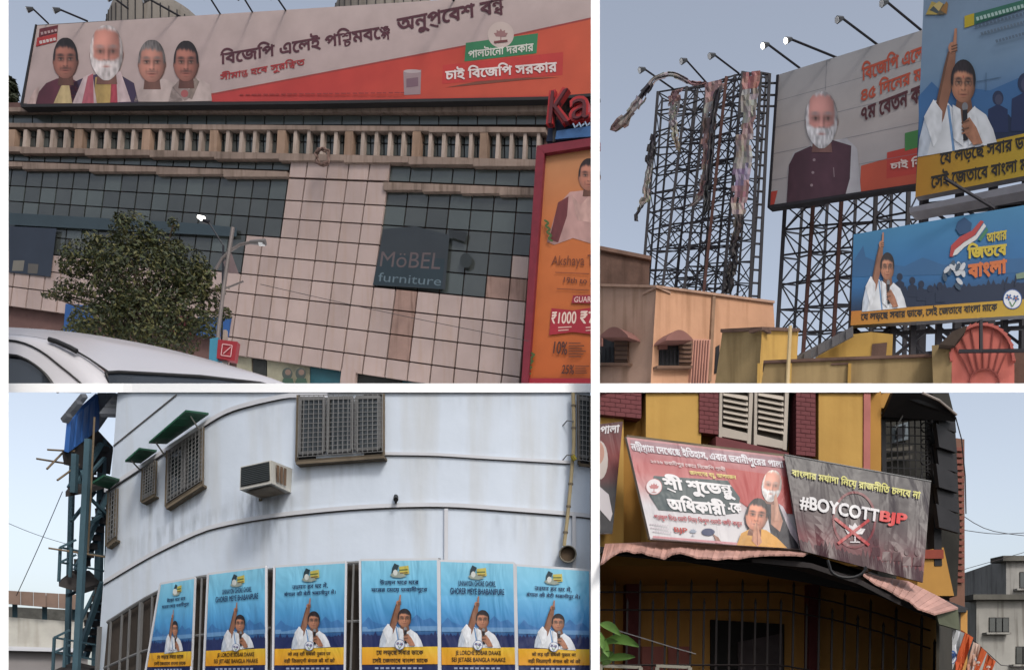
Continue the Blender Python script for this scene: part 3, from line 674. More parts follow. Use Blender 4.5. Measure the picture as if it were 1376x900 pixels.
for j in range(6): p.line([(764, 461+j*3.6), (780+(j*5) % 8, 461+j*3.6)], 1.4, (104, 60, 44))
for j in range(4): p.line([(773, 492+j*3), (792-(j*5) % 6, 492+j*3)], 1.2, (104, 60, 44))
p.poly([(707, 508), (803, 508), (803, 521), (706, 521)], (160, 38, 52))
for bx, by, s_ in ((713, 488, 1), (737, 310, -1)):
    for j in range(7): p.ell(bx+(j-3)*1.4*s_*.7, by-(j-3)*4.2, 4, 1.6, (70, 96, 52), n=8, rot=-40 if j % 2 else 30)
p.build('lettering', op); setbase(op, OP.at(755, 515))
print('UL mall ok')
# ---- foliage helper
M_leafs = {}
def leaf_mat(name, rgb):
    if name in MATS: return MATS[name]
    m = mat(name, rgb, .6, .35, 1.6, rnd=0); b = m.node_tree.nodes['Principled BSDF']
    b.inputs['Subsurface Weight'].default_value = 0
    return m
def crown(name, blobs, n, size, mats, parent, seed=1):
    r = random.Random(seed); bs = [MB() for _ in mats]
    for k in range(n):
        c, rad = r.choices(blobs, [q[1].x*q[1].z for q in blobs])[0]
        while True:
            v = Vector((r.uniform(-1, 1), r.uniform(-1, 1), r.uniform(-1, 1)))
            if v.length < 1 and r.random() < .25+.75*v.length**2: break
        p0 = c+Vector((v.x*rad.x, v.y*rad.y, v.z*rad.z)); nrm = (v+Vector((r.gauss(0, .6), r.gauss(0, .6), r.gauss(.5, .6)))).normalized()
        u = nrm.cross(Vector((r.gauss(0, 1), r.gauss(0, 1), r.gauss(0, 1)))).normalized(); t = nrm.cross(u); s_ = size*r.uniform(.5, 1.6)
        bs[r.randrange(len(mats))].face([p0-u*s_, p0-t*s_*.42+nrm*.1*s_, p0+u*s_, p0+t*s_*.42+nrm*.1*s_])
    for b, m in zip(bs, mats): b.build(name, m, parent)
def tree(label, cx, base_y, D, blobs_px, n, size, mats, seed):
    t = thing('tree', label, 'tree'); k = D/F; base = P(cx, base_y, D); bl = []
    for x, y, rx, ry in blobs_px: bl.append((P(x, y, D)+Vector((0, random.uniform(-.4, .4), 0)), Vector((rx*k, rx*k*.9, ry*k))))
    crown('crown', bl, n, size, mats, t, seed)
    b = MB(); top = P(cx, blobs_px[0][1], D); b.beam(base, base.lerp(top, .5), .32, 8, .22); b.beam(base.lerp(top, .5), top, .22, 8, .1)
    for c, rad in bl: b.beam(base.lerp(top, .45+.3*random.random()), c, .11, 6, .04)
    b.build('trunk', mat('bark', (70, 58, 48), .95, .3, 4), t); setbase(t, base)
M_l1, M_l2, M_l3 = leaf_mat('leaf_dark', (46, 54, 32)), leaf_mat('leaf_mid', (66, 74, 40)), leaf_mat('leaf_olive', (90, 88, 46))
bl = [(190, 375, 60, 50), (185, 318, 30, 26), (150, 345, 34, 28), (120, 352, 30, 20), (215, 335, 34, 26), (245, 365, 40, 34), (265, 385, 26, 26), (150, 400, 40, 30), (110, 365, 24, 14), (200, 430, 62, 34), (145, 440, 40, 26), (250, 425, 36, 30), (90, 398, 24, 6), (80, 394, 10, 5), (282, 372, 14, 10), (220, 460, 50, 20), (280, 400, 16, 12), (105, 425, 22, 10), (232, 300, 8, 10), (95, 386, 20, 8), (294, 414, 12, 8), (282, 442, 22, 18), (100, 446, 24, 16), (300, 392, 10, 6), (72, 402, 9, 4), (170, 300, 10, 8), (130, 325, 16, 10)]
tree('bushy dark green street tree in front of the mall glass', 196, 516, 30, bl, 19000, .07, [M_l1, M_l2, M_l3], 2)
tree('dark tree top beside the end of the long billboard', 8, 160, 58, [(14, 122, 11, 16), (8, 140, 14, 12), (22, 132, 7, 12)], 900, .2, [M_l1, M_l1], 4)
# street lamp
M_pole = mat('grey_pole', (120, 112, 110), .6, .2, 2, metal=.3)
t = thing('street_lamp', 'curved grey street lamp beside the bushy tree', 'street lamp'); D = 27
b = MB(); b.tube([P(288, 516, D), P(294, 440, D), P(301, 385, D), P(306, 350, D), P(313, 306, D)], .12, 8); b.build('pole', M_pole, t)
b = MB(); b.tube([P(290, 362, D), P(298, 348, D), P(308, 338, D), P(322, 329, D), P(340, 325, D)], .09, 6); b.build('arm', M_pole, t)
b = MB(); b.beam(P(336, 325.5, D), P(357, 325.5, D), .12, 6, .2); b.build('lamp_head', mat('lamp_grey', (108, 104, 104), .5, .1), t)
b = MB(); b.beam(P(348, 327.3, D), P(356, 327.3, D), .14, 6); b.build('lens', M_lens, t)
b = MB(); b.face([P(311, 340, D), P(321, 368, D), P(304, 366, D), P(300, 352, D)]); b.face([P(311, 340, D+.05), P(300, 352, D+.05), P(304, 366, D+.05), P(321, 368, D+.05)]); b.build('pennant', mat('faded_cloth', (112, 96, 98), .9, .3), t)
b = MB(); b.beam(P(302, 388, D), P(327, 378, D), .06, 5); b.build('bracket', M_pole, t); setbase(t, P(288, 516, D))
t = thing('lamp_head', 'small bright white lamp head on a thin arm above the tree', 'lamp'); D = 32
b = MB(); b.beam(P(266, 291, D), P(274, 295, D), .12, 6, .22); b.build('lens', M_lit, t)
b = MB(); b.beam(P(272, 296, D), P(281, 299, D), .16, 6); b.beam(P(280, 298, D), P(300, 330, D), .05, 6); b.beam(P(300, 330, D), P(297, 516, D), .08, 6); b.build('arm', M_arm, t); setbase(t, P(297, 516, D))
# small kiosk signs
t = thing('pole_sign', 'small red square sign with teal side behind the car roof', 'sign'); S = vplane(280, 24, 320, 24)
slab_obj('teal_side', S, [(282, 455), (293, 453), (291, 521), (279, 521)], .3, mat('teal_sign', (60, 130, 156), .5, .1), t); slab_obj('red_board', S, [(293, 456), (319, 459), (315, 485), (291, 481)], .2, mat('red_sign', (150, 36, 46), .5, .15), t, .02)
p = Print(S, PM); p.l = .05
for a_, c_ in (((299, 462), (312, 464)), ((312, 464), (310, 479)), ((310, 479), (297, 477)), ((297, 477), (299, 462)), ((300, 475), (310, 466))): p.line([a_, c_], 1.2, (214, 170, 170))
p.build('square_mark', t); slab_obj('white_cap', S, [(300, 443), (304, 443), (304, 457), (299, 457)], .1, M_fin, t); b = MB(); b.beam(S.at(303, 480, -.1), S.at(301, 521, -.1), .12); b.build('post', M_pole, t); setbase(t, S.at(290, 516))
# white car in front
M_car = mat('white_car_paint', (198, 196, 201), .22, .03, .5, spec=.6); M_cg = mat('car_glass', (44, 50, 58), .08, .1, .5, spec=.7); M_rub = mat('black_trim', (34, 34, 36), .5, .2)
car = thing('car', 'white car with dark windscreen parked in front of the mall', 'car')
Sl = dense([(-70, 437, 11.6), (12, 440, 11.6), (60, 442.5, 11.6), (120, 449, 11.6), (200, 463, 11.5), (270, 480, 11.3), (330, 497, 11.1), (370, 510, 11.0), (400, 524, 10.9)])
Ml = dense([(-70, 447, 10.1), (12, 449, 10.1), (50, 453, 10.1), (80, 461, 10.1), (110, 476, 10.1), (146, 499, 10.1), (200, 501, 10.2), (270, 505, 10.4), (350, 514, 10.7), (395, 526, 10.8)])
rows = []
back = [(x+6, min(y+34, 522), d+1.2) for x, y, d in Sl]
for r0, r1, ts in ((back, Sl, (0, .5)), (Sl, Ml, (0, .25, .5, .75, 1))):
    for t_ in ts: rows.append([P(*[a_*(1-t_)+c_*t_ for a_, c_ in zip(q0, q1)])+Vector((0, 0, .035*math.sin(math.pi*t_) if r0 is Sl else 0)) for q0, q1 in zip(r0, r1)])
b = MB(); b.grid(rows); b.build('roof', M_car, car, True)
Q = dense([(-70, 452, 9.95), (12, 456, 9.95), (40, 463, 9.95), (60, 474, 9.95), (80, 490, 9.95), (100, 506, 9.95), (122, 526, 9.95)], 18)
Ma = dense([(-70, 447.5, 10.1), (12, 449.5, 10.1), (50, 453.5, 10.1), (80, 461.5, 10.1), (110, 476.5, 10.1), (141, 500, 10.1), (152, 526, 10.05)], 18)
rows = [[P(*[a_*(1-t_)+c_*t_ for a_, c_ in zip(q0, q1)])-Vector((0, .04*math.sin(math.pi*t_), 0)) for q0, q1 in zip(Ma, Q)] for t_ in (0, .33, .66, 1)]
b = MB(); b.grid(rows); b.build('pillar', M_car, car, True)
Wn = dense([(-70, 472, 9.9), (12, 477, 9.9), (30, 481, 9.9), (46, 490, 9.9), (62, 504, 9.9), (78, 527, 9.9)], 18)
rows = [[P(*[a_*(1-t_)+c_*t_ for a_, c_ in zip(q0, q1)]) for q0, q1 in zip([(x-1, y+2, d) for x, y, d in Q], Wn)] for t_ in (0, .5, 1)]
b = MB(); b.grid(rows); b.build('door_frame', M_car, car, True)
b = MB(); b.grid([[P(x, min(y, 521), d+.02) for x, y, d in Wn], [P(min(x, 76)-3, 523, 9.92) for x, y, d in Wn]]); b.build('side_window', M_cg, car)
b = MB(); b.tube([P(x, y+1, d-.01) for x, y, d in Q], .022, 6); b.build('door_seal', M_rub, car)
b = MB(); b.tube([P(x, y, d-.01) for x, y, d in Wn], .035, 6); b.build('window_seal', M_rub, car)
b = MB(); b.tube([P(x, y, 10.0) for x, y in ((66, 456), (76, 459), (92, 466), (103, 472))], .06, 8); b.build('roof_rail', M_rub, car)
b = MB(); b.tube([P(x, y, 10.06) for x, y in ((103, 472), (120, 482), (145, 499))], .025, 6); b.build('roof_strip', M_rub, car)
ws = [(142, 500.5), (160, 499.5), (200, 501.5), (270, 505.5), (350, 514.5), (395, 527)]
b = MB(); b.grid([[P(x, min(y, 520), 10.08+.002*(x-142)) for x, y in ws], [P(150+(x-142)*.95, 522, 9.98+.002*(x-142)) for x, y in ws]]); b.build('windscreen', M_cg, car)
b = MB(); b.tube([P(x, y, 10.06+.002*(x-142)) for x, y in [(152, 526)]+ws], .035, 6); b.build('windscreen_seal', M_rub, car); setbase(car, P(100, 516, 10.2))
# overhead wires across the mall
M_wire = mat('wire', (60, 52, 54), .7, .1)
b = MB(); b.tube([P(350+t_*45, 382+t_*9.5+math.sin(t_/8*3.14)*2, 24) for t_ in range(9)], .012, 4); tag(b.build('overhead_wire', M_wire), 'thin sagging wire crossing the pink tiles of the mall', 'wire')
print('UL ok')
# ================================================================== UPPER RIGHT: hoardings over low houses
M_steel = mat('dark_steel', (46, 44, 50), .7, .25, 2, metal=.2); M_rust = mat('rusty_steel', (84, 54, 48), .85, .3, 2)
M_peach = mat('peach_plaster', (206, 158, 126), .9, .18, .6, .25, streak=.3); M_peach2 = mat('grey_peach_plaster', (184, 150, 130), .9, .2, .6, .25, streak=.3)
M_mould = mat('mouldy_plaster', (104, 80, 70), .95, .45, .9, .4, streak=.4)
M_yel = mat('yellow_plaster', (190, 152, 80), .9, .2, .7, .2, streak=.3); M_olive = mat('stained_yellow_plaster', (150, 128, 90), .92, .25, .7, .25, streak=.4)
M_pink = mat('coral_plaster', (204, 112, 100), .85, .12, .8, .1, streak=.15); M_tin = mat('grey_tin', (110, 108, 110), .6, .25, 1, metal=.3)
M_awn = mat('maroon_hood', (142, 98, 90), .8, .2, 1); M_frame = mat('brown_frame', (120, 92, 76), .8, .2)
def house_face(parent, name, pts, D, m, depth=3.0, D1=None, x0=None, x1=None):
    """upright wall given by its picture outline; its back goes along the lines of sight so that the base stays on the deck"""
    S = vplane(pts[0][0], D, pts[1][0], D if D1 is None else D1)
    f = [S.at(*q) for q in pts]; bk = [S.at(*q, -depth) for q in pts]; b = MB(); b.prism(f, bk); b.build(name, m, parent); return S
mw = thing('roof_parapet', 'mouldy dark brown parapet block behind the peach house', 'wall')
Sx = house_face(mw, 'wall', [(800, 331), (873, 346), (872, 400), (800, 400)], 25, M_mould, 2.0); slab_obj('coping', Sx, [(800, 329), (875, 344), (875, 349), (800, 334)], .5, mat('coping', (122, 96, 84), .9, .4, 2), mw, .1); setbase(mw, Sx.at(840, 400))
ph = thing('peach_house', 'peach plastered house with two hooded windows under the bare lattice', 'house')
SL = vplane(800, 22.6, 882, 21); SR = vplane(882, 21, 1042, 23.6)
for S, pts, m in ((SL, [(800, 382), (870, 385), (882, 384), (874, 521), (800, 521)], M_peach2), (SR, [(882, 384), (960, 394), (1039, 405), (1041, 440), (1041, 521), (874, 521)], M_peach)):
    f = [S.at(*q) for q in pts]; b = MB(); b.prism(f, [S.at(*q, -3) for q in pts]); b.build('wall', m, ph)
for S, x0, y0, x1, y1 in ((SL, 800, 381, 882, 383), (SR, 882, 383, 1041, 404)): slab_obj('coping', S, [(x0, y0), (x1, y1), (x1, y1+3.2), (x0, y0+3.2)], .5, M_peach2, ph, .06)
slab_obj('downpipe', SR, [(958, 398), (962, 398), (956, 512), (952, 512)], .1, mat('damp_pipe', (150, 120, 98), .9, .3), ph, .06)
def hooded(S, x, y, w_, sx=1):
    wd = slab_obj('window', S, [(x, y+14), (x+w_, y+14), (x+w_-1, y+49), (x-1, y+49)], .1, M_dark, ph, .01)
    b = MB(); n = 9; arc = [(x+w_*.22+(w_*.78)*j/n, y+12-11*math.sin(math.pi*j/n)) for j in range(n+1)]
    slab(b, S, arc+[(x+w_+1, y+15), (x+w_*.22-1, y+15)], .5, .42); b.build('hood', M_awn, wd)
    slab_obj('sill', S, [(x-3, y+49), (x+w_+1, y+49), (x+w_, y+52.5), (x-3, y+52.5)], .2, M_frame, wd, .15)
    slab_obj('shutter', S, [(x+w_*.62, y+15), (x+w_, y+15), (x+w_, y+48), (x+w_*.6, y+48)], .06, M_frame, wd, .06)
    slab_obj('shutter', S, [(x, y+14), (x+w_*.25, y+14), (x+w_*.25, y+27), (x, y+27)], .06, M_awn, wd, .06)
    b = MB()
    for j in range(5): slab(b, S, [(x+w_*(.62), y+20+j*6), (x+w_, y+20+j*6), (x+w_, y+21+j*6), (x+w_*.62, y+21+j*6)], .04, .1)
    b.build('louvre', mat('louvre_dark', (84, 60, 52), .8, .2), wd)
    b = MB()
    for j in range(5): xx = x+w_*.1+j*w_*.12; slab(b, S, [(xx, y+28), (xx+.8, y+28), (xx+.8, y+49), (xx, y+49)], .03, .09)
    b.build('grille', M_steel, wd)
hooded(SL, 797, 438, 46); hooded(SR, 886, 442, 44)
pn = slab_obj('striped_panel', SR, [(932, 455), (955, 456), (951, 521), (927, 521)], .12, mat('peach_panel', (204, 152, 132), .8, .1), ph, .08)
for j in range(6):
    x = 934+j*3.6; slab_obj('stripe', SR, [(x, 457), (x+1.1, 457), (x-3.2, 520), (x-4.3, 520)], .05, M_awn, pn, .11)
slab_obj('dark_slot', SR, [(962, 466), (967, 463), (966, 500), (960, 502)], .06, M_dark, ph, .02); setbase(ph, SR.at(900, 518))
# yellow block
yb_ = thing('yellow_block', 'small yellow rooftop block with a stained olive face', 'building')
SA = vplane(968, 19.4, 1024, 18.6); SB = vplane(1024, 18.6, 1074, 20.2)
for S, pts, m in ((SA, [(971, 444), (1024, 441), (1019, 521), (960, 521)], M_olive), (SB, [(1024, 441), (1073, 443), (1069, 521), (1019, 521)], M_yel)):
    b = MB(); b.prism([S.at(*q) for q in pts], [S.at(*q, -1.2) for q in pts]); b.build('wall', m, yb_)
slab_obj('coping', SA, [(968, 442), (1025, 439), (1025, 443), (968, 446)], .3, M_mould, yb_, .07); slab_obj('coping', SB, [(1024, 439), (1075, 441), (1075, 445), (1024, 443)], .3, M_mould, yb_, .07); setbase(yb_, SA.at(1000, 518))
lw = thing('boundary_wall', 'long low stained yellow wall between yellow block and coral arch', 'wall')
SW = vplane(1028, 17.5, 1262, 17.0)
b = MB(); pts = [(1028, 486), (1120, 482), (1256, 477), (1256, 521), (1022, 521)]; b.prism([SW.at(*q) for q in pts], [SW.at(*q, -.35) for q in pts]); b.build('wall', M_olive, lw)
slab_obj('coping', SW, [(1026, 484), (1120, 480), (1257, 475), (1257, 478.5), (1120, 483.5), (1026, 487.5)], .5, M_mould, lw, .06)
for x in (1018, 1060, 1140): slab_obj('pier', SW, [(x, 488), (x+4, 488), (x+3, 521), (x-1, 521)], .2, M_yel, lw, .08)
slab_obj('gate_outline', SW, [(1117, 488), (1140, 487), (1140, 489), (1117, 490)], .06, M_mould, lw, .03); setbase(lw, SW.at(1140, 518))
b = MB(); b.beam(P(1062, 438, 17.2), P(1058, 521, 17.2), .075, 6); tag(b.build('drain_pipe', mat('cream_pipe', (196, 172, 128), .7, .1)), 'thin cream pipe standing in front of the low yellow wall', 'pipe')
gb = thing('gable_shed', 'low yellow shed with a grey tin roof behind the wall', 'shed')
SG = vplane(1070, 21, 1205, 20); 
b = MB(); pts = [(1090, 484), (1146, 449), (1170, 446), (1200, 449), (1197, 521), (1080, 521)]; b.prism([SG.at(*q) for q in pts], [SG.at(*q, -1.5) for q in pts]); b.build('wall', M_yel, gb)
for j in range(8):
    x = 1071+j*9.4; y = 482-j*5.0
    slab_obj('tin_sheet', SG, [(x, y-4), (x+9, y-9), (x+9.4, y+4.5), (x, y+9.5)], .05, M_tin, gb, .2+.05*(j % 2))
slab_obj('opening', SG, [(1172, 462), (1192, 460), (1190, 482), (1170, 484)], .05, M_mould, gb, .02); setbase(gb, SG.at(1140, 518))
# coral arch
ca = thing('arched_house', 'coral painted arch front with radial planks beside the yellow wall', 'building')
SC = vplane(1270, 16.6, 1376, 16.2)
b = MB(); arch = [(1279, 490)]+[(1320-41*math.cos(math.pi*j/18), 484-48*math.sin(math.pi*j/18)**.85) for j in range(19)]+[(1363, 490), (1363, 521), (1277, 521)]
b.prism([SC.at(*q) for q in arch], [SC.at(*q, -.8) for q in arch]); b.build('arch_wall', M_pink, ca)
b = MB()
for j in range(18):
    f0, f1 = math.pi*j/18, math.pi*(j+1)/18; o_ = lambda f, r, k: (1320-(41+r)*math.cos(f), 484-(48+r)*math.sin(f)**.85)
    slab(b, SC, [o_(f0, 2, 1), o_(f1, 4, 1), o_(f1, -1, 1), o_(f0, -1, 1)], .6, .06)
b.build('arch_rim', mat('coral_rim', (188, 100, 90), .8, .2), ca)
for j in range(1, 8):
    f0 = math.pi*j/8; b = MB(); b.beam(SC.at(1320-40*math.cos(f0), 484-46*math.sin(f0)**.85, .02), SC.at(1322-18*math.cos(f0), 512-15*math.sin(f0), .02), .02); b.build('plank_joint', mat('coral_dark', (148, 74, 66), .8, .2), ca)
b = MB(); b.tube([SC.at(1323-20*math.cos(math.pi*j/12), 514-18*math.sin(math.pi*j/12), .03) for j in range(13)], .04, 6); b.build('inner_arch', mat('coral_dark', (110, 48, 44)), ca)
b = MB(); b.prism([SC.at(*q) for q in ((1252, 464), (1279, 462), (1279, 521), (1254, 521))], [SC.at(*q, -.8) for q in ((1252, 464), (1279, 462), (1279, 521), (1254, 521))]); b.build('side_pier', M_olive, ca)
b = MB(); b.prism([SC.at(*q, -.3) for q in ((1363, 470), (1390, 470), (1390, 521), (1363, 521))], [SC.at(*q, -1.2) for q in ((1363, 470), (1390, 470), (1390, 521), (1363, 521))]); b.build('dark_side', M_mould, ca)
slab_obj('hood', SC, [(1262, 463), (1280, 445), (1300, 437), (1296, 446), (1282, 464)], .6, mat('dark_canvas', (70, 58, 50), .9, .3), ca, .2)
b = MB(); b.beam(SC.at(1288, 472, .25), SC.at(1380, 471, .25), .055); b.beam(SC.at(1318, 430, .25), SC.at(1318, 471, .25), .05); b.build('steel_bar', M_steel, ca)
setbase(ca, SC.at(1320, 518))
# ---- lattice towers
def lattice(root, fr, bk, levels, wpost=.17, wbar=.085, seed=1, rust=()):
    """fr, bk: front and back rows of posts as ((top px), (bottom px), D)"""
    r = random.Random(seed); pt = lambda q, t_: P(q[0][0]+(q[1][0]-q[0][0])*t_, q[0][1]+(q[1][1]-q[0][1])*t_, q[2])
    for i, q in enumerate(fr+bk): b = MB(); b.beam(P(*q[0], q[2]), P(*q[1], q[2]), wpost*(1 if i < len(fr) else .8)); b.build('post', M_rust if i in rust else M_steel, root)
    br = MB(); ra = MB()
    for row in (fr, bk):
        for a_, c_ in zip(row, row[1:]):
            for k in range(levels+1): t_ = min(1, max(0, k/levels+r.uniform(-.012, .012))); ra.beam(pt(a_, t_), pt(c_, min(1, max(0, t_+r.uniform(-.015, .015)))), wbar)
            for k in range(levels):
                t0, t1 = k/levels, (k+1)/levels
                if r.random() < .8: br.beam(pt(a_, t0), pt(c_, t1), wbar*.8)
                if r.random() < .6: br.beam(pt(c_, t0), pt(a_, t1), wbar*.8)
    for a_, c_ in zip(fr, bk):
        for k in range(levels):
            t0, t1 = k/levels, (k+1)/levels; ra.beam(pt(a_, t0), pt(c_, t0), wbar)
            if k % 2: br.beam(pt(a_, t0), pt(c_, t1), wbar*.8)
            else: br.beam(pt(a_, t1), pt(c_, t0), wbar*.8)
    ra.build('rails', M_steel, root)['kind'] = 'stuff'; br.build('bracing', M_steel, root)['kind'] = 'stuff'
l1 = thing('lattice_tower', 'bare dark steel hoarding lattice with torn strips of banner', 'steel frame')
fr = [((884, 124), (852, 521), 31), ((923, 117), (874, 521), 30.7), ((950, 112), (905, 521), 30.4), ((976, 104), (932, 521), 30.1), ((998, 97), (960, 521), 29.8)]
bk = [((890, 132), (862, 521), 34), ((934, 124), (896, 521), 33.7), ((964, 118), (936, 521), 33.4), ((1012, 98), (982, 521), 33), ((1030, 101), (1000, 521), 32.6)]
lattice(l1, fr, bk, 15, .10, .038, 3, (3,)); mid = [((904, 122), (866, 521), 32.5), ((938, 116), (892, 521), 32.2), ((962, 110), (922, 521), 31.8), ((988, 101), (948, 521), 31.4)]; lattice(l1, mid, mid[1:]+[((1004, 99), (972, 521), 31)], 11, .08, .035, 8)
b = MB(); b.beam(P(1022, 98, 29.6), P(1002, 521, 29.6), .1); b.beam(P(1034, 100, 29.6), P(1014, 521, 29.6), .1)
for j in range(24): t_ = j/24; b.beam(P(1022-20*t_, 98+423*t_, 29.6), P(1034-20*t_, 100+421*t_, 29.6), .05)
b.build('ladder', M_steel, l1); setbase(l1, P(930, 518, 31))
def torn(label, S, path, cols, off=.3, seed=1):
    """path: list of (left px, right px) pairs down the strip"""
    r = random.Random(seed); b = MB(); n = 6; rows = []; L = dense([(a_[0], a_[1], 0) for a_, c_ in path], 26); Rr = dense([(c_[0], c_[1], 0) for a_, c_ in path], 26)
    for k, (a_, c_) in enumerate(zip(L, Rr)):
        je, jf = r.uniform(-1.6, 1.6), r.uniform(-1.6, 1.6); ax, cx = a_[0]+je, c_[0]+jf
        rows.append([S.at(ax+(cx-ax)*j/n, a_[1]+(c_[1]-a_[1])*j/n, off+.05*math.sin(j*1.9+k*.33)+r.uniform(-.03, .03)) for j in range(n+1)])
    for y in range(25):
        for x in range(n):
            if x in (0, n-1) and r.random() < .22: continue
            if r.random() < .03: continue
            f_ = min(max(y/25*len(cols)+r.uniform(-.06, .06)+(.2 if x > n/2 else 0), 0), len(cols)-1); c = lin([(v*.65+.35*sum(cols[int(f_)])/3)*r.uniform(.94, 1.05) for v in cols[int(f_)]])
            b.face([rows[y][x], rows[y][x+1], rows[y+1][x+1], rows[y+1][x]], c)
    o = b.build('torn_banner', PM, None); m = o.modifiers.new('s', 'SOLIDIFY'); m.thickness = .01
    return tag(o, label, 'banner', 'torn banner strips on the bare lattice')
ST = vplane(884, 30.6, 998, 29.4); gr, dk, pk, bw = (150, 140, 140), (58, 52, 60), (158, 108, 108), (120, 90, 86)
torn('long grey torn strip streaming out from the lattice top', ST, [((950, 108), (948, 113)), ((938, 110), (936, 116)), ((925, 106), (924, 114)), ((910, 98), (908, 106)), ((896, 96), (898, 105)), ((882, 101), (886, 108)), ((872, 109), (878, 115)), ((860, 124), (868, 132)), ((850, 138), (860, 145)), ((838, 152), (848, 160)), ((824, 164), (844, 170)), ((819, 175), (828, 178))], [pk, gr, (168, 162, 164), gr, dk, gr, (140, 122, 116), bw], .6, 1)
torn('pale torn strip hanging from the lattice corner post', ST, [((898, 124), (918, 118)), ((898, 136), (913, 136)), ((899, 150), (912, 150)), ((900, 164), (910, 166)), ((902, 178), (912, 180)), ((906, 192), (912, 192)), ((911, 204), (914, 204))], [pk, gr, gr, (160, 146, 130), (140, 120, 96)], .3, 2)
torn('pink and black torn strip hanging down the lattice middle', ST, [((948, 112), (974, 106)), ((948, 128), (970, 122)), ((946, 146), (966, 142)), ((944, 168), (962, 166)), ((942, 190), (958, 190)), ((944, 212), (954, 212)), ((942, 236), (952, 236)), ((938, 258), (950, 258)), ((930, 272), (944, 268)), ((925, 279), (930, 277))], [pk, gr, bw, pk, pk, (150, 120, 116), pk, gr], .3, 3)
torn('blackened torn strip twisted beside the pink strip', ST, [((962, 122), (972, 114)), ((956, 136), (968, 130)), ((954, 156), (962, 156)), ((952, 180), (960, 180)), ((950, 206), (958, 206)), ((947, 232), (956, 232)), ((945, 256), (953, 256)), ((946, 276), (953, 276)), ((944, 290), (948, 290))], [dk, dk, (40, 40, 46)], .5, 4)
torn('broad printed strip still hanging on the lattice end', ST, [((998, 98), (1021, 95)), ((997, 120), (1019, 117)), ((996, 142), (1017, 140)), ((993, 164), (1014, 162)), ((990, 184), (1011, 182)), ((988, 206), (1010, 206)), ((985, 230), (1008, 230)), ((984, 250), (1006, 250)), ((983, 270), (1004, 270)), ((985, 288), (1001, 288))], [(172, 96, 92), gr, gr, (156, 116, 112), (160, 142, 138), gr, (132, 110, 150), (150, 100, 108), (164, 134, 132)], .3, 5)
torn('shredded dark strip snagged on the outer post', ST, [((874, 180), (884, 182)), ((870, 196), (882, 200)), ((868, 212), (880, 216)), ((868, 226), (876, 230)), ((866, 244), (874, 246)), ((864, 258), (874, 258)), ((858, 272), (872, 270)), ((854, 284), (860, 284)), ((852, 297), (858, 298))], [dk, dk, gr, (150, 136, 126), (150, 138, 126), dk], .4, 6)
torn('dark frayed bundle gathered low on the lattice', ST, [((985, 288), (1000, 288)), ((984, 305), (998, 305)), ((982, 325), (994, 325)), ((978, 348), (992, 348)), ((974, 372), (988, 372)), ((972, 395), (984, 395))], [(70, 58, 56), (50, 42, 46), (44, 38, 40)], .4, 7)
for h, ba, nm in (((866, 93), (905, 120), 'dark floodlight over the bare lattice corner'), ((922, 81), (949, 111), 'dark floodlight over the middle of the bare lattice'), ((960, 74), (993, 99), 'dark floodlight over the ladder end of the bare lattice')):
    floodlight(ST, h, ba, .28, nm, 'floodlights on the steel frames', .9, wd=.06)
# ---- white hoarding with one portrait
SH = vplane(1033, 30, 1240, 26.5)
h2 = thing('hoarding', 'white hoarding with a bearded man in a maroon waistcoat', 'hoarding')
q = [(1045, 101), (1245, 39), (1242, 246), (1033, 278)]
slab_obj('panel', SH, q, .2, mat('hoarding_back', (120, 120, 126), .7, .1), h2)
b = MB(); slab(b, SH, [(1043, 101), (1046, 100), (1034, 279), (1031, 279)], .3, .05); slab(b, SH, [(1032, 276), (1242, 245), (1242, 248), (1032, 280)], .3, .05); b.build('frame', M_steel, h2)
p = Print(SH, PM); p.grad(q, [(0, (170, 168, 170)), (.5, (178, 170, 168)), (1, (166, 162, 166))], 6, 4)
for k in range(1, 5): a_, c_ = bil(q, 0, k/5), bil(q, 1, k/5); p.line([a_, c_], .5, (120, 120, 130))
p.line([bil(q, .33, 0), bil(q, .33, .22)], .5, (130, 130, 138)); p.build('printed_sheet', h2)
p = Print(SH, PM); p.l = .012
p.poly([(1157, 223), (1245, 198), (1242, 246), (1155, 260)], (188, 84, 62)); p.poly([(1192, 205), (1245, 192), (1242, 232), (1191, 240)], (186, 66, 56)); p.poly([(1216, 179), (1245, 172), (1242, 196), (1216, 203)], (70, 130, 70)); p.build('colour_block', h2); p = Print(SH, PM); p.l = .012; p.poly([(1034, 258), (1045, 256), (1040, 276), (1033, 278)], (180, 70, 60)); p.build('colour_block', h2)
p = Print(SH, PM); p.l = .02
p.text('বিজেপি এলে', [(1158, 84), (1241, 54), (1241, 80), (1158, 110)], (184, 82, 58), .03); p.text('৪৫ দিনের ম', [(1157, 115), (1239, 84), (1239, 108), (1157, 137)], (184, 82, 58), .03); p.text('৭ম বেতন ক', [(1157, 146), (1238, 114), (1238, 138), (1157, 164)], (84, 40, 46), .03); p.text('চাই বি', [(1196, 217), (1240, 208), (1240, 225), (1196, 228)], (224, 206, 200), .03); p.build('lettering', h2)
p = Print(SH, PM); p.l = .02
cloth(p, [(1058, 273), (1059, 225), (1066, 205), (1088, 196), (1110, 190), (1138, 186), (1152, 200), (1157, 258)], (190, 188, 194)); cloth(p, [(1057, 274), (1060, 222), (1068, 206), (1090, 196), (1104, 204), (1118, 188), (1144, 196), (1142, 240), (1136, 262)], (84, 54, 66)); cloth(p, [(1088, 196), (1090, 188), (1117, 182), (1118, 190), (1106, 203)], (196, 194, 198))
for y in (215, 232, 249): p.ell(1094+(y-215)*-.1, y, 2, 2, (150, 130, 136), n=8)
